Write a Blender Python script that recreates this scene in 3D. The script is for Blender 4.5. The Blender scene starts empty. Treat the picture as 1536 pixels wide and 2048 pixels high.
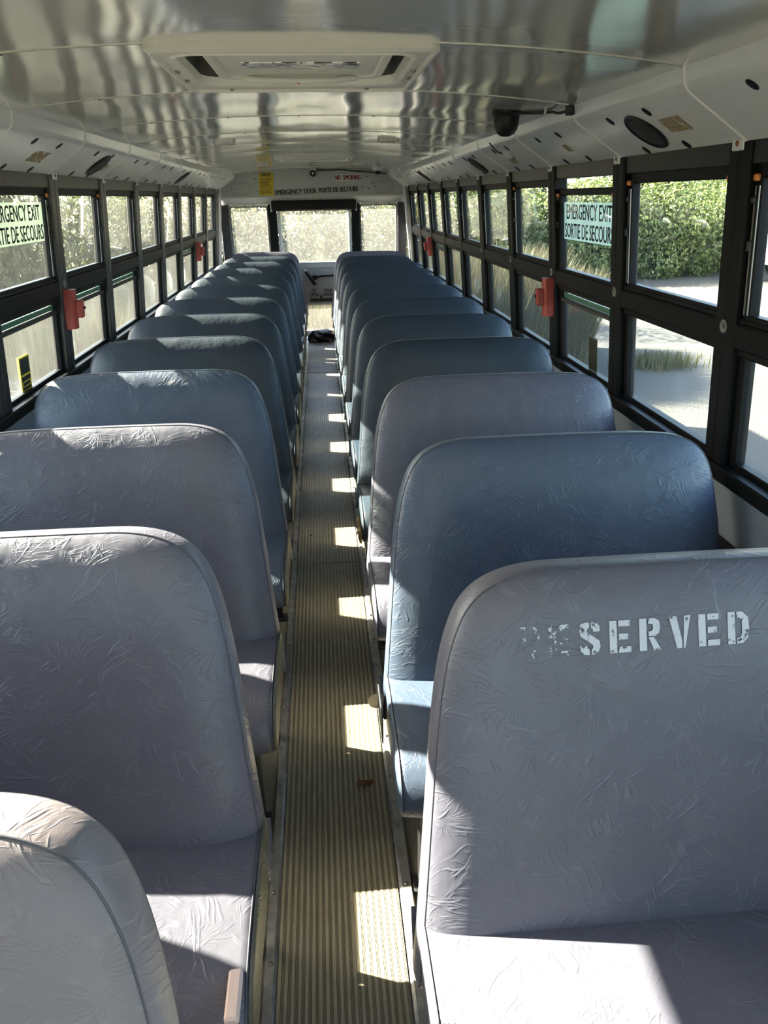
import bpy, bmesh, math, random
from mathutils import Vector, Matrix
random.seed(7)
SC = bpy.context.scene
COL = SC.collection

# ------------------------------------------------------------------ camera
def set_camera():
    cd = bpy.data.cameras.new('camera'); co = bpy.data.objects.new('camera', cd); COL.objects.link(co)
    p, yw, rl = math.radians(23.82), math.radians(4.543), math.radians(-1.02)
    F = Vector((math.sin(yw)*math.cos(p), math.cos(yw)*math.cos(p), -math.sin(p)))
    R = Vector((math.cos(yw), -math.sin(yw), 0)); U = R.cross(F)
    R2 = R*math.cos(rl) + U*math.sin(rl); U2 = -R*math.sin(rl) + U*math.cos(rl)
    m = Matrix((R2, U2, -F)).transposed().to_4x4(); m.translation = Vector((.036, 0, 1.58))
    co.matrix_world = m
    cd.sensor_fit = 'VERTICAL'; cd.sensor_height = 36.0; cd.lens = 36.0*1428.7/2048
    cd.clip_start = .02; cd.clip_end = 400
    SC.camera = co
set_camera()

# ------------------------------------------------------------------ sky, sun, exposure
SUN_DIR = Vector((-1/.725, .58, 1)).normalized()        # towards the sun: left, a little behind the bus
def set_light():
    w = bpy.data.worlds.new('sky'); SC.world = w; w.use_nodes = True
    nt = w.node_tree; bg = nt.nodes['Background']
    sk = nt.nodes.new('ShaderNodeTexSky'); sk.sky_type = 'NISHITA'; sk.sun_disc = False
    sk.sun_elevation = math.asin(SUN_DIR.z); sk.sun_rotation = math.atan2(SUN_DIR.x, SUN_DIR.y)
    sk.air_density = 1.0; sk.dust_density = 2.0; sk.ozone_density = 1.0
    nt.links.new(sk.outputs[0], bg.inputs['Color']); bg.inputs['Strength'].default_value = .42
    ld = bpy.data.lights.new('sun', 'SUN'); ld.energy = 22.0; ld.angle = math.radians(.55); ld.color = (1, .94, .84)
    lo = bpy.data.objects.new('sun', ld); COL.objects.link(lo); lo.location = (-20, 8, 15)
    lo.rotation_euler = SUN_DIR.to_track_quat('Z', 'Y').to_euler()
set_light()
vs = SC.view_settings
vs.view_transform = 'Standard'; vs.look = 'None'; vs.gamma = 1; vs.use_curve_mapping = False; vs.exposure = 1.95
try:
    cy = SC.cycles
    cy.use_denoising = True; cy.max_bounces = 12; cy.diffuse_bounces = 6; cy.glossy_bounces = 5
    cy.transparent_max_bounces = 24; cy.sample_clamp_indirect = 8; cy.caustics_reflective = False; cy.caustics_refractive = False
    cy.blur_glossy = .5
except Exception:
    pass

# ------------------------------------------------------------------ materials
class NT:
    def __init__(s, name):
        s.m = bpy.data.materials.new(name); s.m.use_nodes = True; s.t = s.m.node_tree
        s.b = s.t.nodes['Principled BSDF']; s.o = s.t.nodes['Material Output']
    def n(s, t, **k):
        x = s.t.nodes.new('ShaderNode'+t)
        for a, v in k.items(): setattr(x, a, v)
        return x
    def l(s, a, b): s.t.links.new(a, b)
    def val(s, sock, v): sock.default_value = v
    def math(s, op, a, b=None, c=None, clamp=False):
        x = s.n('Math', operation=op); x.use_clamp = clamp
        for i, q in enumerate((a, b, c)):
            if q is None: continue
            if isinstance(q, (int, float)): x.inputs[i].default_value = q
            else: s.l(q, x.inputs[i])
        return x.outputs[0]
    def noise(s, vec, scale, detail=3, rough=.55, dist=0):
        x = s.n('TexNoise'); x.inputs['Scale'].default_value = scale; x.inputs['Detail'].default_value = detail
        x.inputs['Roughness'].default_value = rough; x.inputs['Distortion'].default_value = dist
        if vec is not None: s.l(vec, x.inputs['Vector'])
        return x
    def ramp(s, f, stops):
        x = s.n('ValToRGB'); e = x.color_ramp.elements
        while len(e) < len(stops): e.new(.5)
        for i, (p, c) in enumerate(stops):
            e[i].position = p; e[i].color = (*c, 1) if isinstance(c, (tuple, list)) else (c, c, c, 1)
        s.l(f, x.inputs[0]); return x.outputs[0]
    def mixc(s, f, a, b, blend='MIX'):
        x = s.n('Mix', data_type='RGBA', blend_type=blend)
        for i, q in ((0, f), (6, a), (7, b)):
            if isinstance(q, (int, float)): x.inputs[i].default_value = q
            elif isinstance(q, (tuple, list)): x.inputs[i].default_value = (*q, 1)
            else: s.l(q, x.inputs[i])
        return x.outputs[2]
    def coord(s, kind='Object', scale=None, rnd=False):
        tc = s.n('TexCoord'); v = tc.outputs[kind]
        if rnd:
            oi = s.n('ObjectInfo'); vm = s.n('VectorMath', operation='SCALE'); cx = s.n('CombineXYZ')
            for i in range(3): s.l(oi.outputs['Random'], cx.inputs[i])
            s.l(cx.outputs[0], vm.inputs[0]); vm.inputs['Scale'].default_value = 37.0
            ad = s.n('VectorMath', operation='ADD'); s.l(v, ad.inputs[0]); s.l(vm.outputs[0], ad.inputs[1]); v = ad.outputs[0]
        if scale:
            mp = s.n('Mapping'); mp.inputs['Scale'].default_value = scale; s.l(v, mp.inputs['Vector']); v = mp.outputs[0]
        return v
    def bump(s, h, strength=.3, dist=.002, normal=None):
        x = s.n('Bump'); x.inputs['Strength'].default_value = strength; x.inputs['Distance'].default_value = dist
        s.l(h, x.inputs['Height'])
        if normal is not None: s.l(normal, x.inputs['Normal'])
        return x.outputs[0]
    def pr(s, **k):
        for a, v in k.items():
            i = s.b.inputs[{'base': 'Base Color', 'rough': 'Roughness', 'metal': 'Metallic', 'spec': 'Specular IOR Level', 'normal': 'Normal', 'alpha': 'Alpha', 'coat': 'Coat Weight'}[a]]
            if isinstance(v, (int, float)): i.default_value = v
            elif isinstance(v, (tuple, list)): i.default_value = (*v, 1)
            else: s.l(v, i)
        return s.m

def plain(name, base, rough=.5, metal=0, spec=.5, var=.12, scale=25, bump=0, rnd=False):
    q = NT(name); v = q.coord(rnd=rnd); nz = q.noise(v, scale, 4)
    c = q.mixc(nz.outputs[0], tuple(x*(1-var) for x in base), tuple(min(1, x*(1+var)) for x in base))
    q.pr(base=c, rough=rough, metal=metal, spec=spec)
    if bump: q.pr(normal=q.bump(nz.outputs[0], bump, .002))
    return q.m

def vinyl(name, base, worn, rough=.42, crease=1.0):
    """embossed seat vinyl: fine grain, fans of creases"""
    q = NT(name); v = q.coord(rnd=True)
    nd = q.noise(v, 6, 2); 
    sub = q.n('VectorMath', operation='MULTIPLY_ADD'); q.l(nd.outputs['Color'], sub.inputs[0]); sub.inputs[1].default_value = (.06, .06, .06); q.l(v, sub.inputs[2])
    vv = sub.outputs[0]
    hs = None
    s3 = q.n('SeparateXYZ'); q.l(vv, s3.inputs[0]); cv2 = q.n('CombineXYZ'); q.l(s3.outputs[0], cv2.inputs[0]); q.l(q.math('ADD', s3.outputs[1], s3.outputs[2]), cv2.inputs[1])
    pl = cv2.outputs[0]                                            # the two directions along the skin
    for sc, off, N in ((6.0, 0.0, 30), (8.0, 3.7, 23)):           # fans
        mp = q.n('Mapping'); mp.inputs['Location'].default_value = (off, off*.7, 0); q.l(pl, mp.inputs['Vector'])
        vo = q.n('TexVoronoi', feature='F1', voronoi_dimensions='2D'); vo.inputs['Scale'].default_value = sc; q.l(mp.outputs[0], vo.inputs['Vector'])
        d = q.n('VectorMath', operation='SUBTRACT'); q.l(mp.outputs[0], d.inputs[0]); q.l(vo.outputs['Position'], d.inputs[1])
        sp = q.n('SeparateXYZ'); q.l(d.outputs[0], sp.inputs[0])
        an = q.math('ARCTAN2', sp.outputs[1], sp.outputs[0])
        n2 = q.noise(pl, sc*2.2, 2)
        ph = q.math('ADD', q.math('MULTIPLY', an, N/2), q.math('MULTIPLY', n2.outputs[0], 8.0))
        ridge = q.math('POWER', q.math('SUBTRACT', 1, q.math('ABSOLUTE', q.math('SINE', ph))), 7.0)
        mr = q.ramp(vo.outputs['Distance'], [(0.06, 0.0), (.16, 1.0), (.45, .8), (.7, 0.0)])
        nm = q.noise(pl, sc*1.9, 2); mm = q.ramp(nm.outputs[0], [(.50, 0.0), (.60, 1.0)])
        h = q.math('MULTIPLY', q.math('MULTIPLY', ridge, mr), mm)
        hs = h if hs is None else q.math('MAXIMUM', hs, h)
    for k, ang in enumerate((18, 74, 128)):                        # short straight creases in three directions
        mp = q.n('Mapping'); mp.inputs['Rotation'].default_value = (0, 0, math.radians(ang)); mp.inputs['Location'].default_value = (k*3.1, k*1.7, 0); q.l(pl, mp.inputs['Vector'])
        m2_ = q.n('Mapping'); m2_.inputs['Scale'].default_value = (.22, 1, 1); q.l(mp.outputs[0], m2_.inputs['Vector'])
        a = q.noise(m2_.outputs[0], 34, 2, .5, .3); rg = q.math('SUBTRACT', 1, q.math('MULTIPLY', q.math('ABSOLUTE', q.math('SUBTRACT', a.outputs[0], .5)), 22), clamp=True)
        nm = q.noise(mp.outputs[0], 13, 2); mm = q.ramp(nm.outputs[0], [(.54, 0.0), (.62, .85)])
        hs = q.math('MAXIMUM', hs, q.math('MULTIPLY', rg, mm))
    gr = q.n('TexVoronoi', feature='F1'); gr.inputs['Scale'].default_value = 420; q.l(v, gr.inputs['Vector'])
    soft = q.noise(v, 9, 3)
    n1 = q.bump(soft.outputs[0], .35, .012)
    n2 = q.bump(gr.outputs['Distance'], .10, .0006, n1)
    n3 = q.bump(hs, .48*crease, .0019, n2)
    big = q.noise(v, 3.5, 4); w = q.ramp(big.outputs[0], [(.35, 0.0), (.72, 1.0)])
    c = q.mixc(w, base, worn)
    sc2 = q.noise(v, 90, 5, .7); c = q.mixc(q.ramp(sc2.outputs[0], [(.66, 0.0), (.78, .35)]), c, tuple(x*.55 for x in base))
    c = q.mixc(q.math('MULTIPLY', hs, .22*crease), c, tuple(min(1, x*1.6+.01) for x in worn))
    r = q.math('ADD', q.math('MULTIPLY', big.outputs[0], .16), rough-.08)
    return q.pr(base=c, rough=r, spec=.5, normal=n3)

M = {}
M['grey_vinyl'] = vinyl('grey_vinyl', (.079, .076, .097), (.097, .093, .113))
M['slate_vinyl'] = vinyl('slate_vinyl', (.045, .062, .094), (.058, .076, .105))
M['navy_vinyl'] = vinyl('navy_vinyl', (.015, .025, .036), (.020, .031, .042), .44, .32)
M['mauve_vinyl'] = vinyl('mauve_vinyl', (.150, .122, .128), (.18, .155, .155), .48)
M['olive_boxing'] = vinyl('olive_boxing', (.055, .050, .034), (.11, .095, .055), .5)
M['piping_dark'] = plain('piping_dark', (.03, .036, .045), .5)
M['piping_grey'] = plain('piping_grey', (.055, .055, .062), .45)
M['black_metal'] = plain('black_metal', (.006, .0065, .007), .45, spec=.12, var=.3)
M['rubber'] = plain('rubber', (.012, .012, .012), .65)
M['white_paint'] = plain('white_paint', (.76, .76, .73), .30, var=.05, scale=8)
M['white_frame'] = plain('white_frame', (.62, .62, .60), .35, var=.05)
M['rear_paint'] = plain('rear_paint', (.50, .52, .48), .4, var=.05, scale=6)
M['orange_plastic'] = plain('orange_plastic', (.75, .27, .06), .4)
M['red_plastic'] = plain('red_plastic', (.30, .035, .028), .42, var=.18, scale=30)
M['black_plastic'] = plain('black_plastic', (.009, .009, .010), .4, spec=.25)
M['foam'] = plain('foam', (.55, .38, .12), .9, var=.4, scale=90, bump=.8)
M['tan_cap'] = plain('tan_cap', (.46, .36, .20), .6, var=.2, scale=40)
M['peach_tape'] = plain('peach_tape', (.68, .52, .45), .5, var=.1)
M['bag_black'] = plain('bag_black', (.009, .008, .011), .4, spec=.35, var=.3)
M['leaf_dry'] = plain('leaf_dry', (.20, .09, .035), .8, var=.5, scale=120)
M['ink_black'] = plain('ink_black', (.012, .012, .012), .5)
M['ink_red'] = plain('ink_red', (.55, .02, .03), .5)
M['sign_white'] = plain('sign_white', (.72, .70, .66), .4, var=.04)
M['notice_yellow'] = plain('notice_yellow', (.68, .50, .03), .45, var=.06)
M['screw'] = plain('screw', (.22, .21, .19), .35, metal=.8)
M['rust'] = plain('rust', (.22, .09, .03), .8, var=.5, scale=150)
M['lens'] = plain('lens', (.62, .60, .46), .15)
M['green_strip'] = plain('green_strip', (.055, .13, .095), .35)
M['trailer_white'] = plain('trailer_white', (.40, .40, .39), .5, var=.03)
M['underbody'] = plain('underbody', (.05, .05, .05), .8)
M['yellow_body'] = plain('yellow_body', (.25, .15, .01), .5)
M['seat_metal'] = plain('seat_metal', (.02, .02, .022), .45)

def mk_worn_sheen():
    q = NT('worn_sheen_metal'); v = q.coord('Object')
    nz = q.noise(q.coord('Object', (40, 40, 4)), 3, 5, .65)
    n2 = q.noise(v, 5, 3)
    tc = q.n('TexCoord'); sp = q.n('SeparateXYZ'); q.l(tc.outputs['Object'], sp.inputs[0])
    hi = q.math('MULTIPLY', q.math('SUBTRACT', sp.outputs[2], 1.28), 3.0, clamp=True)  # upper post paler: reflected light sheen painted in along with the wear
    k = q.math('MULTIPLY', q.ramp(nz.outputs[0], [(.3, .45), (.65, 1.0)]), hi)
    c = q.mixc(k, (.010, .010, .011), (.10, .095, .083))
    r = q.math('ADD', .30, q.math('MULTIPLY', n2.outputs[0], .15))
    M['worn_sheen'] = q.pr(base=c, rough=r, spec=.55, metal=q.math('MULTIPLY', k, .5))
mk_worn_sheen()

def mk_header():
    q = NT('header_metal'); nz = q.noise(q.coord('Object', (60, 60, 5)), 2.5, 6, .7)
    c = q.mixc(q.ramp(nz.outputs[0], [(.3, 0.0), (.7, 1.0)]), (.055, .050, .043), (.13, .12, .102))
    M['header'] = q.pr(base=c, rough=.38, metal=.45, spec=.5)
    q = NT('header_black'); nz = q.noise(q.coord('Object'), 12, 4)
    M['header_black'] = q.pr(base=q.mixc(nz.outputs[0], (.012, .013, .012), (.02, .021, .02)), rough=.38, spec=.3)
mk_header()

def mk_ceiling():
    q = NT('ceiling_aluminium'); v = q.coord('Object')
    st = q.noise(q.coord('Object', (1.2, 60, 1)), 3, 5, .6)
    wv = q.noise(q.coord('Object', (1.0, .45, 1)), 4.5, 1, .4)
    c = q.mixc(st.outputs[0], (.86, .845, .79), (.93, .915, .86))
    r = q.math('ADD', .07, q.math('MULTIPLY', st.outputs[0], .09))
    nrm = q.bump(wv.outputs[0], .34, .014)
    M['ceiling'] = q.pr(base=c, metal=.58, rough=r, normal=nrm)
    q = NT('strip_aluminium'); st = q.noise(q.coord('Object', (60, 2, 1)), 4, 5, .6)
    n2 = q.noise(q.coord('Object'), 30, 4)
    c = q.mixc(q.ramp(n2.outputs[0], [(.4, 0.0), (.7, 1.0)]), (.36, .35, .33), (.55, .54, .50))
    M['strip'] = q.pr(base=c, metal=.75, rough=q.math('ADD', .28, q.math('MULTIPLY', st.outputs[0], .2)))
mk_ceiling()

def mk_cove():
    q = NT('cove_white'); v = q.coord('Object', rnd=True)
    wv = q.noise(v, 3.0, 2, .4); dirt = q.noise(v, 14, 5, .7)
    c = q.mixc(q.ramp(dirt.outputs[0], [(.55, 0.0), (.85, .5)]), (.78, .79, .77), (.58, .55, .48))
    M['cove'] = q.pr(base=c, rough=.17, spec=.6, normal=q.bump(wv.outputs[0], .25, .02))
mk_cove()

def mk_floor():
    q = NT('beige_linoleum'); v = q.coord('Object')
    a = q.noise(v, 60, 5, .7); b = q.noise(v, 7, 4)
    c = q.mixc(q.ramp(b.outputs[0], [(.35, 0.0), (.7, 1.0)]), (.18, .155, .10), (.24, .21, .14))
    c = q.mixc(q.ramp(a.outputs[0], [(.60, 0.0), (.72, 1.0)]), c, (.07, .052, .03))
    M['linoleum'] = q.pr(base=c, rough=.55, normal=q.bump(a.outputs[0], .2, .001))
    q = NT('ribbed_mat'); v = q.coord('Object')
    a = q.noise(q.coord('Object', (6, 1.2, 1)), 9, 5, .7); b = q.noise(v, 120, 4, .7)
    tc = q.n('TexCoord'); sp = q.n('SeparateXYZ'); q.l(tc.outputs['Object'], sp.inputs[0])
    far = q.math('MULTIPLY', q.math('SUBTRACT', sp.outputs[1], 2.6), .22, clamp=True)   # the mat turns greyer towards the rear
    zz = q.math('MULTIPLY', q.math('SUBTRACT', sp.outputs[2], .0105), 400, clamp=True)  # grooves are darker than the rib tops
    base = q.mixc(far, (.56, .49, .34), (.44, .435, .42))
    base2 = q.mixc(far, (.40, .345, .23), (.33, .327, .315))
    c = q.mixc(q.ramp(a.outputs[0], [(.33, 0.0), (.66, 1.0)]), base2, base)
    c = q.mixc(q.ramp(b.outputs[0], [(.63, 0.0), (.74, .7)]), c, (.06, .05, .035))
    c = q.mixc(zz, (.15, .125, .08), c)
    M['mat'] = q.pr(base=c, rough=q.ramp(a.outputs[0], [(.3, .5), (.7, .36)]), spec=.55)
mk_floor()

def mk_glass(name, tint, haze, streak, hazecol=(.75, .75, .68), gloss=1.0):
    """window glass: see-through with a film of dust that scatters light"""
    q = NT(name); t = q.t; t.nodes.remove(q.b)
    tr = q.n('BsdfTransparent'); tr.inputs[0].default_value = (*tint, 1)
    gl = q.n('BsdfGlossy'); gl.inputs['Roughness'].default_value = .02; gl.inputs[0].default_value = (1, 1, 1, 1)
    lw = q.n('LayerWeight'); lw.inputs['Blend'].default_value = .5
    fr = q.math('ADD', .030*gloss, q.math('MULTIPLY', q.math('POWER', lw.outputs['Facing'], 5.0), .85*gloss), clamp=True)
    m1 = q.n('MixShader'); q.l(fr, m1.inputs[0]); q.l(tr.outputs[0], m1.inputs[1]); q.l(gl.outputs[0], m1.inputs[2])
    tl = q.n('BsdfTranslucent'); tl.inputs[0].default_value = (*hazecol, 1)
    df = q.n('BsdfDiffuse'); df.inputs[0].default_value = (*hazecol, 1)
    md = q.n('MixShader'); md.inputs[0].default_value = .4; q.l(tl.outputs[0], md.inputs[1]); q.l(df.outputs[0], md.inputs[2])
    a = q.noise(q.coord('Object', (1, 10, 1.2), rnd=True), 6, 5, .65); b = q.noise(q.coord('Object', rnd=True), 2.2, 3)
    f = q.math('ADD', haze, q.math('MULTIPLY', q.math('MULTIPLY', a.outputs[0], b.outputs[0]), streak), clamp=True)
    m2 = q.n('MixShader'); q.l(f, m2.inputs[0]); q.l(m1.outputs[0], m2.inputs[1]); q.l(md.outputs[0], m2.inputs[2])
    q.l(m2.outputs[0], q.o.inputs[0]); M[name] = q.m
mk_glass('glass_left', (.92, .94, .90), .0, .03)
mk_glass('glass_left_low', (.88, .90, .85), .008, .06)
mk_glass('glass_right', (.94, .97, .94), .0, .015, gloss=1.05)
mk_glass('glass_right_low', (.92, .95, .92), .0, .06)
mk_glass('glass_rear', (.95, .95, .92), .035, .09, (.85, .83, .74))
mk_glass('glass_front', (.9, .92, .9), .0, .02)

def mk_decal_film():
    q = NT('sticker_film'); q.t.nodes.remove(q.b)
    tr = q.n('BsdfTransparent'); tr.inputs[0].default_value = (.85, .92, .85, 1)
    tl = q.n('BsdfTranslucent'); tl.inputs[0].default_value = (.10, .11, .095, 1)
    df = q.n('BsdfDiffuse'); df.inputs[0].default_value = (.55, .62, .54, 1)
    a = q.n('MixShader'); a.inputs[0].default_value = .5; q.l(tl.outputs[0], a.inputs[1]); q.l(df.outputs[0], a.inputs[2])
    b = q.n('MixShader'); b.inputs[0].default_value = .5; q.l(tr.outputs[0], b.inputs[1]); q.l(a.outputs[0], b.inputs[2])
    q.l(b.outputs[0], q.o.inputs[0]); M['film'] = q.m
    M['film_right'] = q.m.copy(); M['film_right'].name = 'sticker_film_right'
    for nd in M['film_right'].node_tree.nodes:
        if nd.type == 'BSDF_TRANSLUCENT': nd.inputs[0].default_value = (.85, .92, .80, 1)
        if nd.type == 'BSDF_DIFFUSE': nd.inputs[0].default_value = (.75, .82, .72, 1)
    q = NT('tinted_lens'); q.pr(base=(.4, .4, .36), rough=.1)
    # worn stencil paint: rubbed away towards its left end
    q = NT('stencil_paint'); v = q.coord('Object'); sp = q.n('SeparateXYZ'); q.l(v, sp.inputs[0])
    nz = q.noise(v, 75, 6, .75); n2 = q.noise(v, 14, 3)
    k = q.math('MULTIPLY', q.math('SUBTRACT', sp.outputs[0], .268), 2.5)       # x where the rubbing starts
    k = q.math('MINIMUM', q.math('ADD', k, .0), .56)
    f = q.math('ADD', q.math('SUBTRACT', k, .16), q.math('MULTIPLY', q.math('SUBTRACT', n2.outputs[0], .5), .55))
    al = q.math('GREATER_THAN', f, q.math('MULTIPLY', q.math('SUBTRACT', nz.outputs[0], .40), 2.0))
    q.pr(base=(.46, .46, .49), rough=.6, alpha=al); M['stencil'] = q.m
    # glue residue
    q = NT('glue_residue'); v = q.coord('Object', rnd=True); nz = q.noise(v, 45, 6, .75)
    q.pr(base=q.mixc(nz.outputs[0], (.25, .17, .08), (.45, .36, .2)), rough=.8, alpha=q.math('GREATER_THAN', nz.outputs[0], .47)); M['glue'] = q.m
    q = NT('foil_label'); v = q.coord('Object', (1, 2, 1)); nz = q.noise(v, 26, 2, .5, 1.0)
    q.pr(base=q.ramp(nz.outputs[0], [(.43, (.015, .015, .015)), (.45, (.95, .94, .9))]), metal=.55, rough=.22); M['foil'] = q.m
mk_decal_film()

def mk_ground():
    q = NT('gravel'); v = q.coord('Object')
    a = q.noise(v, 28, 5, .7); b = q.noise(v, .5, 4); vo = q.n('TexVoronoi'); vo.inputs['Scale'].default_value = 40; q.l(v, vo.inputs['Vector'])
    c = q.mixc(a.outputs[0], (.050, .048, .042), (.10, .096, .085))
    c = q.mixc(q.ramp(b.outputs[0], [(.45, 0.0), (.7, .5)]), c, (.068, .066, .048))
    M['gravel'] = q.pr(base=c, rough=.9, spec=.2, normal=q.bump(vo.outputs['Distance'], .4, .02))
    q = NT('verge_grass'); a = q.noise(q.coord('Object'), 9, 5, .7)
    M['verge'] = q.pr(base=q.mixc(a.outputs[0], (.02, .027, .008), (.065, .06, .027)), rough=.9, spec=.2)
mk_ground()

def leafmat(name, c1, c2, c3, tr=.35):
    q = NT(name); t = q.t; t.nodes.remove(q.b)
    g = q.n('NewGeometry'); cr = q.ramp(g.outputs['Random Per Island'], [(.0, c1), (.5, c2), (.95, c3)])
    df = q.n('BsdfDiffuse'); q.l(cr, df.inputs[0]); tl = q.n('BsdfTranslucent'); q.l(cr, tl.inputs[0])
    gl = q.n('BsdfGlossy'); gl.inputs['Roughness'].default_value = .42; gl.inputs[0].default_value = (.7, .7, .6, 1)
    m = q.n('MixShader'); m.inputs[0].default_value = tr; q.l(df.outputs[0], m.inputs[1]); q.l(tl.outputs[0], m.inputs[2])
    m2 = q.n('MixShader'); m2.inputs[0].default_value = .05; q.l(m.outputs[0], m2.inputs[1]); q.l(gl.outputs[0], m2.inputs[2])
    q.l(m2.outputs[0], q.o.inputs[0]); M[name] = q.m
leafmat('leaf_green', (.052, .085, .019), (.11, .148, .036), (.21, .22, .075), .25)
leafmat('leaf_left', (.030, .046, .010), (.060, .078, .020), (.10, .10, .035), .3)
leafmat('leaf_olive', (.040, .046, .014), (.085, .085, .026), (.14, .12, .05), .3)
leafmat('leaf_yellow', (.16, .14, .015), (.26, .21, .025), (.33, .27, .06))
leafmat('leaf_dark', (.008, .016, .012), (.014, .026, .018), (.022, .035, .02))
leafmat('grass_dry', (.075, .06, .033), (.125, .10, .058), (.085, .098, .037), .2)
M['twig'] = plain('twig', (.07, .05, .03), .9)

# ------------------------------------------------------------------ mesh building
class MB:
    def __init__(s): s.v = []; s.f = []; s.m = []
    def add(s, vs, fs, m=0):
        o = len(s.v); s.v += [tuple(p) for p in vs]; s.f += [tuple(i+o for i in f) for f in fs]; s.m += [m]*len(fs); return s
    def box(s, x0, x1, y0, y1, z0, z1, c=0, m=0):
        cx, cy_, cz = (x0+x1)/2, (y0+y1)/2, (z0+z1)/2; a, b, d = abs(x1-x0)/2, abs(y1-y0)/2, abs(z1-z0)/2
        c = min(c, .45*min(a, b, d)*2)
        S = [(i, j, k) for i in (-1, 1) for j in (-1, 1) for k in (-1, 1)]; ix = {q: n for n, q in enumerate(S)}
        if c <= 0:
            vs = [(cx+i*a, cy_+j*b, cz+k*d) for i, j, k in S]
            return s.add(vs, [(0, 1, 3, 2), (4, 6, 7, 5), (0, 4, 5, 1), (2, 3, 7, 6), (0, 2, 6, 4), (1, 5, 7, 3)], m)
        vs = []
        for i, j, k in S:
            vs += [(cx+i*a, cy_+j*(b-c), cz+k*(d-c)), (cx+i*(a-c), cy_+j*b, cz+k*(d-c)), (cx+i*(a-c), cy_+j*(b-c), cz+k*d)]
        V = lambda q, t: ix[q]*3+t
        fs = []
        cyc = [(-1, -1), (1, -1), (1, 1), (-1, 1)]
        for i in (-1, 1):
            fs.append([V((i, p, q), 0) for p, q in cyc]); fs.append([V((p, i, q), 1) for p, q in cyc]); fs.append([V((p, q, i), 2) for p, q in cyc])
        for p in (-1, 1):
            for q in (-1, 1):
                fs.append([V((p, q, -1), 0), V((p, q, 1), 0), V((p, q, 1), 1), V((p, q, -1), 1)])
                fs.append([V((p, -1, q), 0), V((p, 1, q), 0), V((p, 1, q), 2), V((p, -1, q), 2)])
                fs.append([V((-1, p, q), 1), V((1, p, q), 1), V((1, p, q), 2), V((-1, p, q), 2)])
        for q in S: fs.append([V(q, 0), V(q, 1), V(q, 2)])
        return s.add(vs, fs, m)
    def rings(s, R, closed=True, cap0=False, cap1=False, m=0):
        n = len(R[0]); vs = [p for r in R for p in r]; fs = []
        for i in range(len(R)-1):
            for j in range(n if closed else n-1):
                k = (j+1) % n; fs.append((i*n+j, i*n+k, (i+1)*n+k, (i+1)*n+j))
        if cap0: fs.append(tuple(range(n))[::-1])
        if cap1: fs.append(tuple(range((len(R)-1)*n, len(R)*n)))
        return s.add(vs, fs, m)
    def tube(s, pts, r, n=8, closed=False, m=0, caps=True):
        P = [Vector(p) for p in pts]; N = len(P); R = []; up = Vector((.13, .27, .95))
        for i, p in enumerate(P):
            a = P[(i-1) % N] if closed or i else P[0]; b = P[(i+1) % N] if closed or i < N-1 else P[-1]
            t = (b-a).normalized(); u = t.cross(up)
            if u.length < .05: u = t.cross(Vector((1, 0, 0)))
            u.normalize(); w = t.cross(u); rr = r[i] if isinstance(r, (list, tuple)) else r
            R.append([p + (u*math.cos(2*math.pi*k/n) + w*math.sin(2*math.pi*k/n))*rr for k in range(n)])
        if closed: R.append(R[0])
        return s.rings(R, True, caps and not closed, caps and not closed, m)
    def lathe(s, prof, n=20, axis='z', at=(0, 0, 0), m=0):
        R = []
        for r, h in prof:
            ring = []
            for k in range(n):
                a = 2*math.pi*k/n; c, d = r*math.cos(a), r*math.sin(a)
                p = {'z': (c, d, h), 'y': (c, h, d), 'x': (h, c, d)}[axis]; ring.append((p[0]+at[0], p[1]+at[1], p[2]+at[2]))
            R.append(ring)
        return s.rings(R, True, True, True, m)
    def prism(s, poly, d0, d1, axis='y', m=0):
        def P(a, b, d): return {'y': (a, d, b), 'x': (d, a, b), 'z': (a, b, d)}[axis]
        return s.rings([[P(a, b, d0) for a, b in poly], [P(a, b, d1) for a, b in poly]], True, True, True, m)
    def frame(s, A, B, d0, d1, axis='y', m=0):
        """ring between outer loop A and inner loop B (same count), between depths d0 and d1"""
        def P(q, d): return {'y': (q[0], d, q[1]), 'x': (d, q[0], q[1]), 'z': (q[0], q[1], d)}[axis]
        return s.rings([[P(q, d0) for q in A], [P(q, d0) for q in B], [P(q, d1) for q in B], [P(q, d1) for q in A], [P(q, d0) for q in A]], True, m=m)
    def map(s, fn): s.v = [tuple(fn(*p)) for p in s.v]; return s
    def mesh(s, name, mats, smooth=False, angle=None):
        me = bpy.data.meshes.new(name); me.from_pydata(s.v, [], s.f); me.update()
        b = bmesh.new(); b.from_mesh(me); bmesh.ops.remove_doubles(b, verts=b.verts, dist=1e-6); bmesh.ops.recalc_face_normals(b, faces=b.faces); b.to_mesh(me); b.free()
        for q in (mats if isinstance(mats, (list, tuple)) else [mats]): me.materials.append(q)
        if len(me.polygons) == len(s.m):
            for p, q in zip(me.polygons, s.m): p.material_index = q
        if smooth:
            for p in me.polygons: p.use_smooth = True
            if angle:
                try: me.set_sharp_from_angle(angle=math.radians(angle))
                except Exception: pass
        return me
    def ob(s, name, mats, parent=None, loc=(0, 0, 0), smooth=False, angle=None): return put(name, s.mesh(name, mats, smooth, angle), parent, loc)

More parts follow.
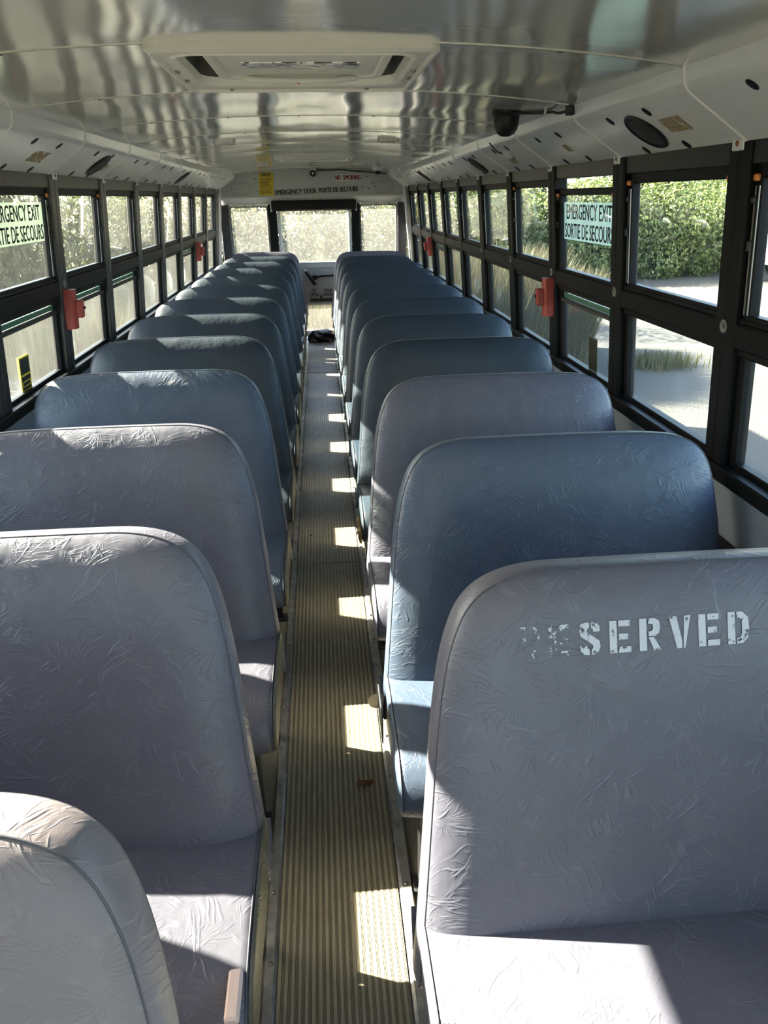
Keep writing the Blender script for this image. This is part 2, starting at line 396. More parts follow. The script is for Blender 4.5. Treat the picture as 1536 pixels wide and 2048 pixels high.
def put(name, me, parent=None, loc=(0, 0, 0), rot=None):
    o = bpy.data.objects.new(name, me); COL.objects.link(o); o.location = loc
    if rot: o.rotation_euler = rot
    if parent: o.parent = parent
    return o
def empty(name, loc=(0, 0, 0), parent=None):
    o = put(name, None, parent, loc); o.empty_display_size = .05; return o
def thing(o, label, cat, group=None):
    o['label'] = label; o['category'] = cat
    if group: o['group'] = group
    return o
def struct(o, label=None):
    o['kind'] = 'structure'
    if label: o['label'] = label
    return o
def stuff(o): o['kind'] = 'stuff'; return o
def rrect(x0, x1, z0, z1, r, n=6):
    P = []
    for cx, cz, a0 in ((x1-r, z1-r, 0), (x0+r, z1-r, 90), (x0+r, z0+r, 180), (x1-r, z0+r, 270)):
        for i in range(n+1):
            a = math.radians(a0+90*i/n); P.append((cx+r*math.cos(a), cz+r*math.sin(a)))
    return P
def chaikin(P, it=2, closed=False):
    for _ in range(it):
        Q = [] if closed else [P[0]]
        for i in range(len(P) if closed else len(P)-1):
            a, b = P[i], P[(i+1) % len(P)]
            Q += [tuple(.75*x+.25*y for x, y in zip(a, b)), tuple(.25*x+.75*y for x, y in zip(a, b))]
        P = Q if closed else Q+[P[-1]]
    return P
def text2d(s, width=None, height=None, bold=0.0):
    """flat letter outlines: list of 2d verts and faces, scaled to the given width and height, origin at lower left"""
    cu = bpy.data.curves.new('t', 'FONT'); cu.body = s; cu.resolution_u = 3
    o = bpy.data.objects.new('t', cu); COL.objects.link(o); bpy.context.view_layer.update()
    me = bpy.data.meshes.new_from_object(o.evaluated_get(bpy.context.evaluated_depsgraph_get()))
    V = [(v.co.x, v.co.y) for v in me.vertices]; F = [tuple(p.vertices) for p in me.polygons]
    bpy.data.objects.remove(o); bpy.data.curves.remove(cu); bpy.data.meshes.remove(me)
    x0 = min(v[0] for v in V); x1 = max(v[0] for v in V); y0 = min(v[1] for v in V); y1 = max(v[1] for v in V)
    sx = width/(x1-x0) if width else 1; sy = height/(y1-y0) if height else sx
    if not width: sx = sy
    V = [((x-x0)*sx, (y-y0)*sy) for x, y in V]; n = len(V)
    if bold:                               # heavier strokes: the outline laid down again a little to each side
        b = bold*sy*(y1-y0); k = width/(width+2*b) if width else 1
        V2 = []; F2 = []
        for i, (dx, dy) in enumerate(((0, 0), (b, b*.35), (2*b, 0), (b, -b*.35))):
            V2 += [((x+dx)*k, y+dy) for x, y in V]; F2 += [tuple(q+i*n for q in f) for f in F]
        V, F = V2, F2
    return V, F

# ------------------------------------------------------------------ dimensions
W = .768                       # window bay
YF, YB = -1.55, 9.19           # front and rear wall
R0, L0 = 1.866, 1.91           # a post on each side
SEAM0 = 1.835                  # a ceiling / cove seam
def wx(z): return 1.107 - .09*(z-1.235)
def ceil_z(x): return 1.892 - .050*(min(abs(x), .9)/.885)**2.4
def WALL(side):                # (depth inwards, y, z) -> world, following the leaning window wall
    return lambda w, y, z: (side*(wx(z)-w), y, z)

# ================================================================== SETTING: floor
fl = empty('floor'); struct(fl, 'beige speckled bus floor with ribbed rubber aisle and metal edge strips')
MB().box(-1.13, -.150, YF, YB, -.03, 0).box(.170, 1.13, YF, YB, -.03, 0).box(-.15, .17, YF, YB, -.03, -.004).ob('floor_covering', M['linoleum'], fl)
MB().box(-1.14, 1.14, YF, YB+.1, -.30, -.034).ob('underframe', M['underbody'], fl)
def mat_piece(y0, y1):
    P = []; x = -.134; n = 19; per = .287/n
    for i in range(n):
        a = -.134 + i*per
        for u, h in ((0, 0), (.01, 1), (.52, 1), (.53, 0), (.60, 0), (.61, .85), (.74, .85), (.75, 0), (.82, 0), (.83, .85), (.93, .85), (.94, 0)):
            P.append((a+u*per, .0085 + .0035*h))
    P.append((.153, .0085)); P += [(.153, .002), (-.134, .002)]
    return MB().prism(P, y0, y1, 'y')
for y0, y1 in ((-1.2, 2.98), (2.984, 6.99), (7.30, 8.95)):
    mat_piece(y0, y1).ob('ribbed_mat', M['mat'], fl)
MB().box(-.134, .153, 6.994, 7.296, .002, .013, .002).ob('smooth_mat_patch', plain('patch_rubber', (.14, .13, .14), .45), fl)
for s, x0, x1 in ((-1, -.167, -.134), (1, .153, .190)):
    segs = [(-1.2, 3.40), (3.404, 6.2), (6.204, 9.0)] if s < 0 else [(-1.2, 3.9), (3.904, 9.0)]
    for a, b in segs:
        m = MB(); prof = [(x0, .002), (x1, .002), (x1, .006), (x1-.004 if s > 0 else x1-.010, .0135), (x0+.010 if s > 0 else x0+.004, .0135), (x0, .006)]
        m.prism(prof, a, b, 'y'); m.ob('edge_strip', M['strip'], fl)
    dome = MB().lathe([(.0055, 0), (.0052, .0015), (.003, .003), (.0005, .0034)], 10).mesh('screw', M['screw'], True)
    for i in range(46):
        put('screw', dome, fl, ((x0+x1)/2 + random.uniform(-.003, .003), .72 + i*.178 + random.uniform(-.01, .01), .0135))

# ================================================================== SETTING: ceiling
ce = empty('ceiling'); struct(ce, 'arched bare aluminium ceiling with cross seams and white coves')
def ceil_panel(y0, y1, seed, hole=None):
    rnd = random.Random(seed); ph = rnd.uniform(0, 6); NX, NY = 48, 14; R = []
    xs = [-.888 + 1.776*i/NX for i in range(NX+1)]; yy = [y0 + (y1-y0)*j/NY for j in range(NY+1)]
    if hole:                                  # the hatch opening: grid lines moved on to its edges
        for h in hole[:2]: xs[min(range(NX+1), key=lambda i: abs(xs[i]-h))] = h
        for h in hole[2:]: yy[min(range(NY+1), key=lambda i: abs(yy[i]-h))] = h
    for j in range(NY+1):
        y = yy[j]; t = (y-y0)/(y1-y0); row = []
        for x in xs:
            edge = math.sin(math.pi*t)**.8
            z = ceil_z(x) - .0022*edge*(1+.6*math.sin(7*x+ph)) + .0010*math.sin(11*x+ph*2+5*t)*edge
            row.append((x, y, z))
        R.append(row)
    m = MB().rings(R, False)
    if hole:
        keep = [f for f in m.f if not (hole[0]-1e-6 < min(m.v[i][0] for i in f) and max(m.v[i][0] for i in f) < hole[1]+1e-6 and hole[2]-1e-6 < min(m.v[i][1] for i in f) and max(m.v[i][1] for i in f) < hole[3]+1e-6)]
        m.f = keep; m.m = [0]*len(keep)
    return m
ys = [SEAM0 + W*k for k in range(-4, 10)]
ys = [YF] + [y for y in ys if y > YF+.1] + [YB]
HATCH = [(SEAM0, .003), (SEAM0+6*W, .03)]
for i in range(len(ys)-1):
    hc = next((h for h in HATCH if abs(h[0]-ys[i]) < .05), None)
    ceil_panel(ys[i], ys[i+1], i, (h_ := hc) and (hc[1]-.29, hc[1]+.29, hc[0]+.045, hc[0]+.57)).ob('ceiling_panel', M['ceiling'], ce, smooth=True)
seam_me = None
m = MB(); R = []
for i in range(41):
    x = -.884 + 1.768*i/40; z = ceil_z(x); R.append([(x, -.0025, z+.001), (x, -.0025, z-.0018), (x, .0025, z-.002), (x, .0035, z+.001)])
m.rings(R, True, True, True); seam_me = m.mesh('seam_strip', plain('seam_metal', (.42, .41, .36), .35, .6))
riv = MB().lathe([(.007, .002), (.0065, -.001), (.004, -.003), (.0005, -.0038)], 10).mesh('rivet', M['screw'], True)
for y in ys[1:-1]:
    if y < 1: continue
    put('seam_strip', seam_me, ce, (0, y, 0))
    for x in (-.62, -.31, -.02, .29, .60): put('rivet', riv, ce, (x, y+.012, ceil_z(x)))
# outer roof and body skin (they cast the bus's own shadow)
arc = [(-1.10, 1.68), (-1.02, 1.86), (-.84, 1.985), (-.5, 2.05), (0, 2.07), (.5, 2.05), (.84, 1.985), (1.02, 1.86), (1.10, 1.68)]
R = [[(x, y, z) for x, z in arc] for y in (YF-.05, YB+.12)]
MB().rings(R, False).ob('roof_skin', M['yellow_body'], ce)

# cove panels
CV = [(1.066, 1.688), (.912, 1.786), (.900, 1.796), (.892, 1.810), (.886, 1.842), (.882, 1.847)]
def cove_mesh(side, L, holes):
    R = [[(side*x, y, z) for x, z in CV] for y in (.002, .012, L*.5, L-.012, L-.002)]
    m = MB().rings(R, False)
    m2 = [[(side*(x+.006), y, z+.006) for x, z in CV] for y in (.002, L-.002)]
    m.rings(m2, False)
    return m
plug_me = {}
spk_me = {}
def cove_pt(side, u, y, off=.002):       # u from 0 (lower edge) to 1 (bend)
    a, b = Vector((1.066, 0, 1.688)), Vector((.912, 0, 1.786)); p = a.lerp(b, u); n = Vector((-(b.z-a.z), 0, b.x-a.x)).normalized()
    p = p + n*off; return Vector((side*p.x, y, p.z))
def cove_tr(side):                       # local frame: X along the slope, Y along the bus, Z out of the panel
    a, b = Vector((1.066, 0, 1.688)), Vector((.912, 0, 1.786)); t = (b-a).normalized(); n = Vector((t.z, 0, -t.x))
    n = Vector((-(b.z-a.z), 0, b.x-a.x)).normalized()
    t = Vector((side*t.x, 0, t.z)); n = Vector((side*n.x, 0, n.z))
    return t, n
def on_cove(mb, side, u, y, off=.0):
    t, n = cove_tr(side); o = cove_pt(side, u, y, off)
    return mb.map(lambda a, b, c: tuple(o + t*a + Vector((0, b, 0)) + n*c))
cy_ = [y for y in ys]
for side, tag in ((-1, 'left'), (1, 'right')):
    cm = cove_mesh(side, W, True).mesh('cove_panel', M['cove'], True, 40)
    cv = empty('trim_1' if side < 0 else 'trim_2'); struct(cv, 'white sloping cove along the %s edge of the ceiling' % tag)
    hole = on_cove(MB().lathe([(.0125, .0), (.0125, .0022), (.009, .003)], 14).map(lambda a, b, c: (a*1.35, b, c)), side, 0, 0, 0).map(lambda x, y, z: (x-side*1.066, y, z-1.688)).mesh('hole_plug', M['black_plastic'], True, 40)
    lipm = MB()
    lr = [[(side*(x-.002), y, z-.002) for x, z in CV] for y in (-.003, -.002, .004, .005)]
    lr[0] = [(side*x, -.004, z) for x, z in CV]; lr[3] = [(side*x, .006, z) for x, z in CV]
    lipm.rings(lr, False); lip_me = lipm.mesh('cove_lap', M['white_paint'], True, 40)
    tabm = MB().box(-.003, .003, -.024, .024, -.034, .02, .008).mesh('post_tab', M['white_paint'])
    scr = MB().lathe([(.008, 0), (.007, .003), (.003, .004)], 10, 'x').mesh('tab_screw', M['rust'], True)
    k = 0
    for y in [SEAM0 + W*i for i in range(-4, 10)]:
        L = min(W, YB-y)
        if L < W-.01: pm = cove_mesh(side, L, False).mesh('cove_panel', M['cove'], True, 40)
        else: pm = cm
        p = put('cove_panel', pm, cv, (0, y, 0))
        if y > 1 and L > .6:
            for (u, dy) in ((.10, .275), (.10, .535), (.90, .275), (.90, .535)):
                q = cove_pt(side, u, dy, 0); put('hole_plug', hole, p, (q.x, dy, q.z))
        if y > 1: put('cove_lap', lip_me, cv, (0, y, 0))
for side in (-1, 1):                      # front stretch of cove
    pass

# ================================================================== SETTING: side walls with posts
def build_wall(side):
    f = WALL(side); nm = 'left' if side < 0 else 'right'; P0 = L0 if side < 0 else R0
    w = empty('wall_'+nm); struct(w, '%s side wall of the bus with black window posts and grey lower panel' % nm)
    MB().box(-.03, -.005, YF, YB, 0, .822).map(f).ob('lower_panel', plain('wall_grey', (.16, .185, .22), .5, var=.1, scale=40), w)
    MB().box(-.075, .016, YF, YB, .822, .868, .006).map(f).ob('sill_trim', M['black_metal'], w)
    MB().box(-.004, .004, YF, YB, .62, .66, .003).map(f).ob('wall_rail', M['black_metal'], w)
    MB().box(-.12, -.10, YF-.05, YB+.12, -.45, .84).map(f).ob('body_skin', M['yellow_body'], w)
    MB().box(-.12, -.055, YF-.05, YB+.12, 1.66, 1.76).map(f).ob('roof_rail', M['yellow_body'], w)
    pm = MB()
    pm.box(-.060, 0, -.050, -.003, .85, 1.715, .005).box(-.060, -.001, .003, .050, .85, 1.715, .005).box(-.06, -.004, -.004, .004, .85, 1.715)
    post_me = pm.map(f).mesh('window_post', M['worn_sheen'] if side < 0 else M['black_metal'])
    bm_ = MB().lathe([(.018, 0), (.018, .002), (.014, .003), (.012, .0015), (.006, .0015), (.005, .004), (.0005, .0045)], 16, 'x').map(lambda a, b, c: (a, b, c+1.247))
    bolt_me = bm_.map(f).mesh('bolt', plain('bolt_grey', (.10, .10, .10), .5), True, 40)
    tab_me = MB().box(.0, .006, -.026, .026, 1.668, 1.706, .004).map(f).mesh('post_tab', M['white_paint'])
    ts_me = MB().lathe([(.007, .006), (.006, .008), (.002, .009)], 10, 'x').map(lambda a, b, c: (a, b, c+1.684)).map(f).mesh('tab_screw', M['rust'], True)
    hd = MB().box(-.03, -.008, .045, W-.045, 1.636, 1.70, .003).box(-.03, .0, .045, W-.045, 1.69, 1.72).map(f)
    hd_me = hd.mesh('header_panel', M['header'])
    hd2 = hd_me.copy(); hd2.materials.clear(); hd2.materials.append(M['header_black'])
    n = 0
    for k in range(-4, 10):
        y = P0 + W*k
        if y > 9.0: continue
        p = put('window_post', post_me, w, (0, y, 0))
        if k >= -1:
            put('bolt', bolt_me, p); t = put('post_tab', tab_me, p); t.location.z = 0
            put('tab_screw', ts_me, p)
        if k < 9: put('header_panel', hd2 if (side > 0 and k <= 0) else hd_me, w, (0, y, 0))
    # corner at the rear: dark return, then a white upright
    yl = P0 + W*9
    MB().box(-.06, -.006, yl+.05, YB-.11, .85, 1.70).map(f).ob('corner_infill', M['header'], w)
    MB().box(-.06, .012, YB-.085, YB, .3, 1.70, .006).map(f).ob('corner_upright', M['white_frame'], w)
    MB().box(-.06, -.005, YF, P0-4*W-.05, .85, 1.70).map(f).ob('front_infill', M['header'], w)
build_wall(-1); build_wall(1)

# ---- windows: one set of meshes per side, copied along the wall
ORD = ['first', 'second', 'third', 'fourth', 'fifth', 'sixth', 'seventh', 'eighth', 'ninth', 'tenth', 'eleventh', 'twelfth', 'thirteenth', 'fourteenth']
wn = 0
for side in (-1, 1):
    f = WALL(side); P0 = L0 if side < 0 else R0
    a, b = .050, W-.050
    def fr(y0, y1, z0, z1, t, tb, tt, w0, w1):
        m = MB(); m.box(w0, w1, y0, y0+t, z0, z1, .003).box(w0, w1, y1-t, y1, z0, z1, .003)
        m.box(w0, w1, y0+t, y1-t, z0, z0+tb, .003).box(w0, w1, y0+t, y1-t, z1-tt, z1, .003); return m
    up = fr(a, b, 1.268, 1.665, .030, .018, .058, -.050, -.020).map(f).mesh('upper_sash', M['black_metal'])
    up2 = fr(a, b, 1.268, 1.634, .030, .018, .026, -.050, -.020).map(f).mesh('upper_sash', M['black_metal'])
    lo = fr(a, b, .862, 1.190, .028, .022, .016, -.055, -.022).map(f).mesh('lower_frame', M['black_metal'])
    mr = MB().box(-.058, -.004, a-.004, b+.004, 1.196, 1.262, .006).box(-.058, -.016, a-.004, b+.004, 1.176, 1.20, .004).box(-.05, -.012, a, b, 1.262, 1.274, .003).map(f).mesh('mid_rail', M['black_metal'])
    up_p = MB().box(-.037, -.033, a+.028, b-.028, 1.284, 1.608).map(f).mesh('upper_pane', M['glass_left' if side < 0 else 'glass_right'])
    lo_p = MB().box(-.042, -.038, a+.026, b-.026, .880, 1.178).map(f).mesh('lower_pane', M['glass_left_low' if side < 0 else 'glass_right_low'])
    la = MB().box(-.022, -.010, 0, .018, 1.600, 1.616, .003).map(f).mesh('latch', M['orange_plastic'])
    tk = MB().box(-.020, -.017, b-.010, b-.007, 1.285, 1.59).box(-.020, -.017, b-.026, b-.023, 1.285, 1.59).map(f).mesh('sash_track', plain('track_grey', (.30, .30, .29), .35, .4))
    cat = MB().box(-.02, -.006, b-.020, b-.008, 1.44, 1.465, .002).box(-.02, -.006, b-.020, b-.008, 1.55, 1.565, .002).map(f).mesh('sash_catch', M['rubber'])
    gs = MB().box(-.044, -.034, a+.026, b-.026, 1.146, 1.166).map(f).mesh('green_glass_edge', M['green_strip'])
    gb = MB().box(-.050, -.020, a+.026, b-.026, 1.126, 1.142, .003).map(f).mesh('gasket_bar', M['rubber'])
    for k in range(-4, 9):
        wn += 1
        y = P0 + W*k
        nfront = k+5
        e = empty('window_%d' % wn, (0, y, 0))
        struct(e, 'the %s window from the front in the %s wall, black framed sliding sash over a fixed pane' % (ORD[nfront-1], 'left' if side < 0 else 'right'))
        dz = -.036 if (side > 0 and k == 1) else 0       # one sash hangs a little open at the top
        u = put('upper_sash', up2 if dz else up, e, (side*-.09*dz*-1*0, 0, dz)); put('upper_pane', up_p, e, (0, 0, dz))
        put('lower_frame', lo, e); put('mid_rail', mr, e); put('lower_pane', lo_p, e)
        if k >= -1:
            if k <= 2: put('latch', la, u, (0, a+.002, 0)); put('latch', la, u, (0, b-.022, 0))
            put('sash_track', tk, e); put('sash_catch', cat, e)
            if k in (1, 6) or (side < 0 and k in (2, 3)): put('green_glass_edge', gs, e); put('gasket_bar', gb, e)

# ================================================================== SETTING: rear wall and emergency door
rw = empty('wall_rear', (0, YB, 0)); struct(rw, 'pale grey rear wall above and around the emergency door')
top = [(x, ceil_z(x)+.012) for x in [-.885+1.77*i/16 for i in range(17)]]
MB().prism([(1.075, 1.60), (1.068, 1.69)] + top[::-1] + [(-1.068, 1.69), (-1.075, 1.60)], 0, .03).ob('upper_panel', M['rear_paint'], rw)
MB().prism([(-.005, 1.602), (-.012, 1.592), (.045, 1.515), (.09, 1.515), (.09, 1.602)], -1.075, 1.075, 'x').ob('ledge', M['white_paint'], rw)
for s in (-1, 1):
    x0, x1 = sorted((s*.545, s*.985))
    A = rrect(x0-.045 if s > 0 else x0-.05, x1+.05 if s > 0 else x1+.02, .90, 1.515, .02); 
    B = rrect(x0+.01, x1-.01, .965, 1.487, .028)
    A = rrect(x0-.012, x1+.012, .93, 1.514, .03)
    g = MB().frame(A, B, .035, .055); wf = g.ob('rear_window_frame', M['white_frame'], rw)
    MB().frame([(c[0], c[1]) for c in rrect(x0+.004, x1-.004, .958, 1.493, .03)], B, .030, .036).ob('rear_window_seal', M['rubber'], wf)
    MB().box(x0, x1, .047, .051, .95, 1.50).ob('rear_pane', M['glass_rear'], wf)
    a, b = sorted((s*.44, s*.545)); MB().box(a, b, -.01, .07, .30, 1.515, .01).ob('door_pillar', M['black_metal'], rw)
    a, b = sorted((s*.992, s*1.10)); MB().box(a, b, .0, .07, .30, 1.52, .006).ob('corner_pillar', plain('corner_dark', (.05, .05, .06), .4, var=.4), rw)
    a, b = sorted((s*.545, s*1.10)); MB().box(a, b, .02, .07, 0, .94).ob('lower_rear_panel', M['rear_paint'], rw)
    A = rrect(s*.83-.118, s*.83+.118, 1.622, 1.752, .063, 8); B = rrect(s*.83-.113, s*.83+.113, 1.627, 1.747, .059, 8)
    hp = MB().frame(A, B, -.003, .001).ob('cover_plate_edge', plain('plate_line', (.30, .31, .29), .5), rw)
    sc_ = MB().lathe([(.006, 0), (.004, -.004)], 8, 'y').mesh('plate_screw', M['screw'])
    for dx, dz in ((-.095, .0), (.095, 0), (-.05, .05), (.05, .05), (-.05, -.05), (.05, -.05)): put('plate_screw', sc_, hp, (s*.83+dx, -.002, 1.687+dz))
sc_ = MB().lathe([(.008, 0), (.006, -.005), (.001, -.006)], 8, 'y').mesh('wall_screw', M['rust'])
for x, z in ((.66, 1.67), (.70, 1.73), (.58, 1.69), (-.66, 1.79), (-.64, 1.66), (.64, 1.80), (-.80, 1.505), (-.70, 1.505), (.74, 1.505), (.90, 1.505)):
    put('wall_screw', sc_, rw, (x, .03 if z < 1.55 else -.001, z))

dr = empty('door_1', (0, YB, 0)); struct(dr, 'white emergency exit door in the middle of the rear wall')
A = rrect(-.435, .435, .80, 1.50, .01); B = rrect(-.395, .405, .868, 1.44, .02)
ufr = MB().frame(A, B, .01, .06).ob('upper_frame', M['white_frame'], dr)
MB().frame(rrect(-.41, .42, .853, 1.455, .03), B, -.004, .012).ob('glazing_bead', M['white_frame'], ufr)
MB().box(-.40, .41, .035, .039, .86, 1.45).ob('upper_pane', M['glass_rear'], dr)
MB().box(-.435, .435, .012, .06, .385, .80, .004).ob('middle_panel', plain('door_grey', (.46, .47, .47), .45, var=.05), dr)
MB().box(-.43, .43, .002, .02, .800, .822, .004).ob('panel_rail', M['white_frame'], dr)
A = rrect(-.435, .435, .0, .385, .01); B = rrect(-.37, .37, .05, .355, .02)
MB().frame(A, B, .01, .06).ob('lower_frame', M['white_frame'], dr)
MB().box(-.375, .375, .033, .037, .045, .36).ob('lower_pane', M['glass_rear'], dr)
MB().box(-.43, .43, .0, .018, .36, .392, .004).ob('lower_rail', M['white_frame'], dr)
h = MB().tube([(-.145, -.055, .775), (-.09, -.055, .70), (-.03, -.05, .61)], [.017, .020, .022], 10).box(-.06, .0, -.05, .012, .665, .715, .01).ob('handle', M['black_plastic'], dr, smooth=True, angle=50)
MB().tube([(-.152, -.056, .785), (-.138, -.055, .766)], .0185, 10).ob('handle_tip', M['sign_white'], h)
MB().tube([(-.04, -.02, .690), (.06, -.02, .705), (.42, -.02, .715)], .011, 8).ob('latch_rod', M['black_metal'], dr, smooth=True)
def letters(s, x, z, w, hgt, y, mat, parent, name='lettering', bold=.0, skew=0):
    V, F = text2d(s, w, hgt, bold); return MB().add([(x+u, y, z+v+skew*u) for u, v in V], F).ob(name, mat, parent)
letters('TO', -.078, .512, .055, .042, .010, M['ink_black'], dr, bold=.03); letters('OPEN', -.108, .462, .115, .042, .010, M['ink_black'], dr, bold=.03)
letters('POUR', .078, .512, .100, .042, .010, M['ink_black'], dr, bold=.03); letters('OUVRIR', .062, .462, .135, .042, .010, M['ink_black'], dr, bold=.03)
lb = MB().box(-.100, .180, .006, .012, .402, .440).ob('door_label', M['ink_black'], dr)
for i in range(9): MB().box(-.09+i*.03, -.072+i*.03, .004, .0062, .418, .426).ob('label_print', plain('print_grey%d' % i, (.16, .16, .15), .5), lb) if i != 4 else None
MB().prism([(.026, .432), (.040, .432), (.044, .455), (.052, .462), (.036, .484), (.020, .462), (.024, .455)], .004, .011).ob('arrow_mark', M['ink_black'], dr)

# front wall behind the camera: windscreen opening
fw = empty('wall_front', (0, YF, 0)); struct(fw, 'front wall of the bus with the windscreen, behind the viewer')
MB().box(-1.13, 1.13, -.05, 0, 0, .80).box(-1.13, 1.13, -.05, 0, 1.74, 2.02).box(-1.13, -1.0, -.05, 0, .8, 1.74).box(1.0, 1.13, -.05, 0, .8, 1.74).box(-.03, .03, -.05, 0, .8, 1.74).ob('front_panel', M['rear_paint'], fw)
MB().prism([(-1.0, .20), (-.85, .46), (-.5, .52), (.5, .52), (.85, .46), (1.0, .20)], -1.9, -.05).ob('bounce_bonnet', plain('bounce_bonnet_paint', (.62, .56, .40), .4), fw)  # unseen hood, added to bounce sunlight up to the ceiling
MB().box(-1.0, -.03, -.03, -.026, .8, 1.74).box(.03, 1.0, -.03, -.026, .8, 1.74).ob('windscreen', M['glass_front'], fw)

# ================================================================== SEATS
KL = .33; AL = math.atan(KL); TV = Vector((0, math.cos(AL), -math.sin(AL)))     # thickness direction of the leaning back
def back_outline(sh):
    P = [(.147, .30), (.162, .42), (.181, .60), (.199, .77), (.222, .885), (.262, .962), (.345, .999), (.48, 1.001), (.70, 1.001), (.88, .999), (.985, .985), (1.045, .935), (1.066, .83), (1.080, .69), (1.088, .42), (1.088, .30)]
    P = [(x-sh, z) for x, z in P]
    return chaikin(P, 3)
def inset(P, d):
    Q = []; n = len(P)
    for i in range(n):
        a, b, c = Vector(P[i-1]), Vector(P[i]), Vector(P[(i+1) % n])
        t = (c-a); t.normalize(); nn = Vector((t.y, -t.x)); Q.append(tuple(b + nn*d))
    return Q
def BP(side, q, off):
    p = Vector((q[0], KL*(q[1]-.41), q[1])) + TV*off; return (side*p.x, p.y, p.z)
FRONT = [(0, .002), (.003, -.002), (.010, -.0075), (.022, -.0140), (.040, -.0205), (.060, -.0255), (.085, -.0295), (.115, -.0320), (.150, -.0330)]
def shrink(O, d, sh):                     # outline drawn in towards the middle of the back
    cx, cz = .618-sh, .640; a, b = 1-d/.47, 1-d/.36
    return [(cx+(x-cx)*a, cz+(z-cz)*b) for x, z in O]
def front_off(q, sh=0):                   # depth of the padded front at an outline point
    O = back_outline(sh); d = 0
    def inside(P):
        c = False; n = len(P)
        for i in range(n):
            (x0, z0), (x1, z1) = P[i-1], P[i]
            if (z0 > q[1]) != (z1 > q[1]) and q[0] < (x1-x0)*(q[1]-z0)/(z1-z0)+x0: c = not c
        return c
    while d < .15 and inside(shrink(O, d+.004, sh)): d += .004
    for (d0, o0), (d1, o1) in zip(FRONT, FRONT[1:]):
        if d0 <= d <= d1: return o0+(o1-o0)*(d-d0)/(d1-d0)
    return FRONT[-1][1]
def back_mesh(side, sh, rnd):
    O = back_outline(sh); R = []
    # orientation: outline runs aisle bottom -> top -> wall bottom; inward normal is to the right of travel
    sg = 1
    T = .082
    for d, off in FRONT[::-1]: R.append([BP(side, q, off) for q in shrink(O, d, sh)])
    for d, off in ((-.004, .020), (-.005, T*.5), (-.003, T-.012), (0, T)): R.append([BP(side, q, off) for q in inset(O, d*sg)])
    for d, off in ((.004, T+.002), (.014, T+.006), (.04, T+.010), (.085, T+.011)): R.append([BP(side, q, off) for q in inset(O, d*sg)])
    m = MB().rings(R, True, True, True)
    pf = MB().tube([BP(side, q, .000) for q in inset(O, .001)], .0015, 6)
    pb = MB().tube([BP(side, q, T) for q in inset(O, .001)], .0015, 6)
    return m, pf, pb
def cush_mesh(side, sh):
    x0, x1 = .163-sh, 1.086-sh
    prof = [(.07, .395), (.0, .411), (-.10, .414), (-.20, .415), (-.265, .411), (-.315, .398), (-.350, .366), (-.368, .325), (-.366, .292), (-.34, .278), (.07, .278)]
    prof = chaikin(prof, 2, True)
    cyv = sum(p[0] for p in prof)/len(prof); cz = .345
    R = []
    def ring(x, d):
        out = []
        for y, z in prof:
            v = Vector((cyv-y, cz-z)); L = v.length; v = v/L*min(d, L*.8)
            out.append((side*x, y+v.x, z+v.y))
        return out
    for x, d in ((x0-.010, .030), (x0-.008, .012), (x0-.001, .002), (x0+.012, .0), (x0+.05, -.006), (.62, -.009), (x1-.05, -.004), (x1-.008, .003), (x1, .012)): R.append(ring(x, d))
    m = MB().rings(R, True, True, True)
    pts = [p for p in ring(x0-.002, .001)]
    # piping along the top aisle edge and down the front only
    idx = [i for i, p in enumerate(pts) if p[2] > .30 and p[1] < .02]
    pp = MB().tube([pts[i] for i in idx], .0015, 6)
    sp = MB().rings([[(side*(x0-.0135), p[1], p[2]) for p in ring(x0, .026)], [(side*(x0-.0115), p[1], p[2]) for p in ring(x0, .009)], [(side*(x0-.006), p[1], p[2]) for p in ring(x0, .004)]], True, True)
    return m, pp, sp
def leg_mesh(side, sh, y):
    x = .215-sh
    return MB().tube([(side*x, y, .278), (side*x, y-.012, .15), (side*x, y-.015, .012)], .0125, 8).box(side*x-.025, side*x+.025, y-.04, y+.012, .001, .010, .003)
SEATM = {}
for side, sh in ((-1, .018), (1, 0)):
    m, pf, pb = back_mesh(side, sh, 0); c, cp, sp = cush_mesh(side, sh)
    SEATM[side] = dict(back=m.mesh('backrest', M['grey_vinyl'], True, 60), pf=pf.mesh('piping', M['piping_grey'], True), pb=pb.mesh('piping', M['piping_grey'], True),
                       cush=c.mesh('cushion', M['grey_vinyl'], True, 60), cp=cp.mesh('piping', M['piping_grey'], True), sp=sp.mesh('side_panel', M['olive_boxing'], True, 50),
                       legf=leg_mesh(side, sh, -.29).mesh('leg', M['seat_metal'], True, 40), legb=leg_mesh(side, sh, .05).mesh('leg', M['seat_metal'], True, 40),
                       fr=MB().box(side*(.20-sh), side*(1.09-sh), -.33, -.30, .262, .278, .004).box(side*(.20-sh), side*(1.09-sh), .04, .07, .262, .278, .004).box(side*(.20-sh), side*(.23-sh), -.33, .07, .262, .278, .004).mesh('seat_frame', M['seat_metal']))
def setmat(o, m):
    o.material_slots[0].link = 'OBJECT'; o.material_slots[0].material = m; return o
def make_seat(side, y, mt, label, pip='piping_grey'):
    d = SEATM[side]; e = empty('bus_seat', (0, y, 0)); thing(e, label, 'bus seat', 'bench seats on the %s of the aisle' % ('left' if side < 0 else 'right'))
    b = setmat(put('backrest', d['back'], e), M[mt]); setmat(put('piping', d['pf'], b), M[pip]); setmat(put('piping', d['pb'], b), M[pip])
    c = setmat(put('cushion', d['cush'], e), M[mt]); setmat(put('piping', d['cp'], c), M[pip])
    if side < 0: put('side_panel', d['sp'], c)['label'] = 'worn olive side boxing'
    put('leg', d['legf'], e); put('leg', d['legb'], e); put('seat_frame', d['fr'], e)
    return e, b, c
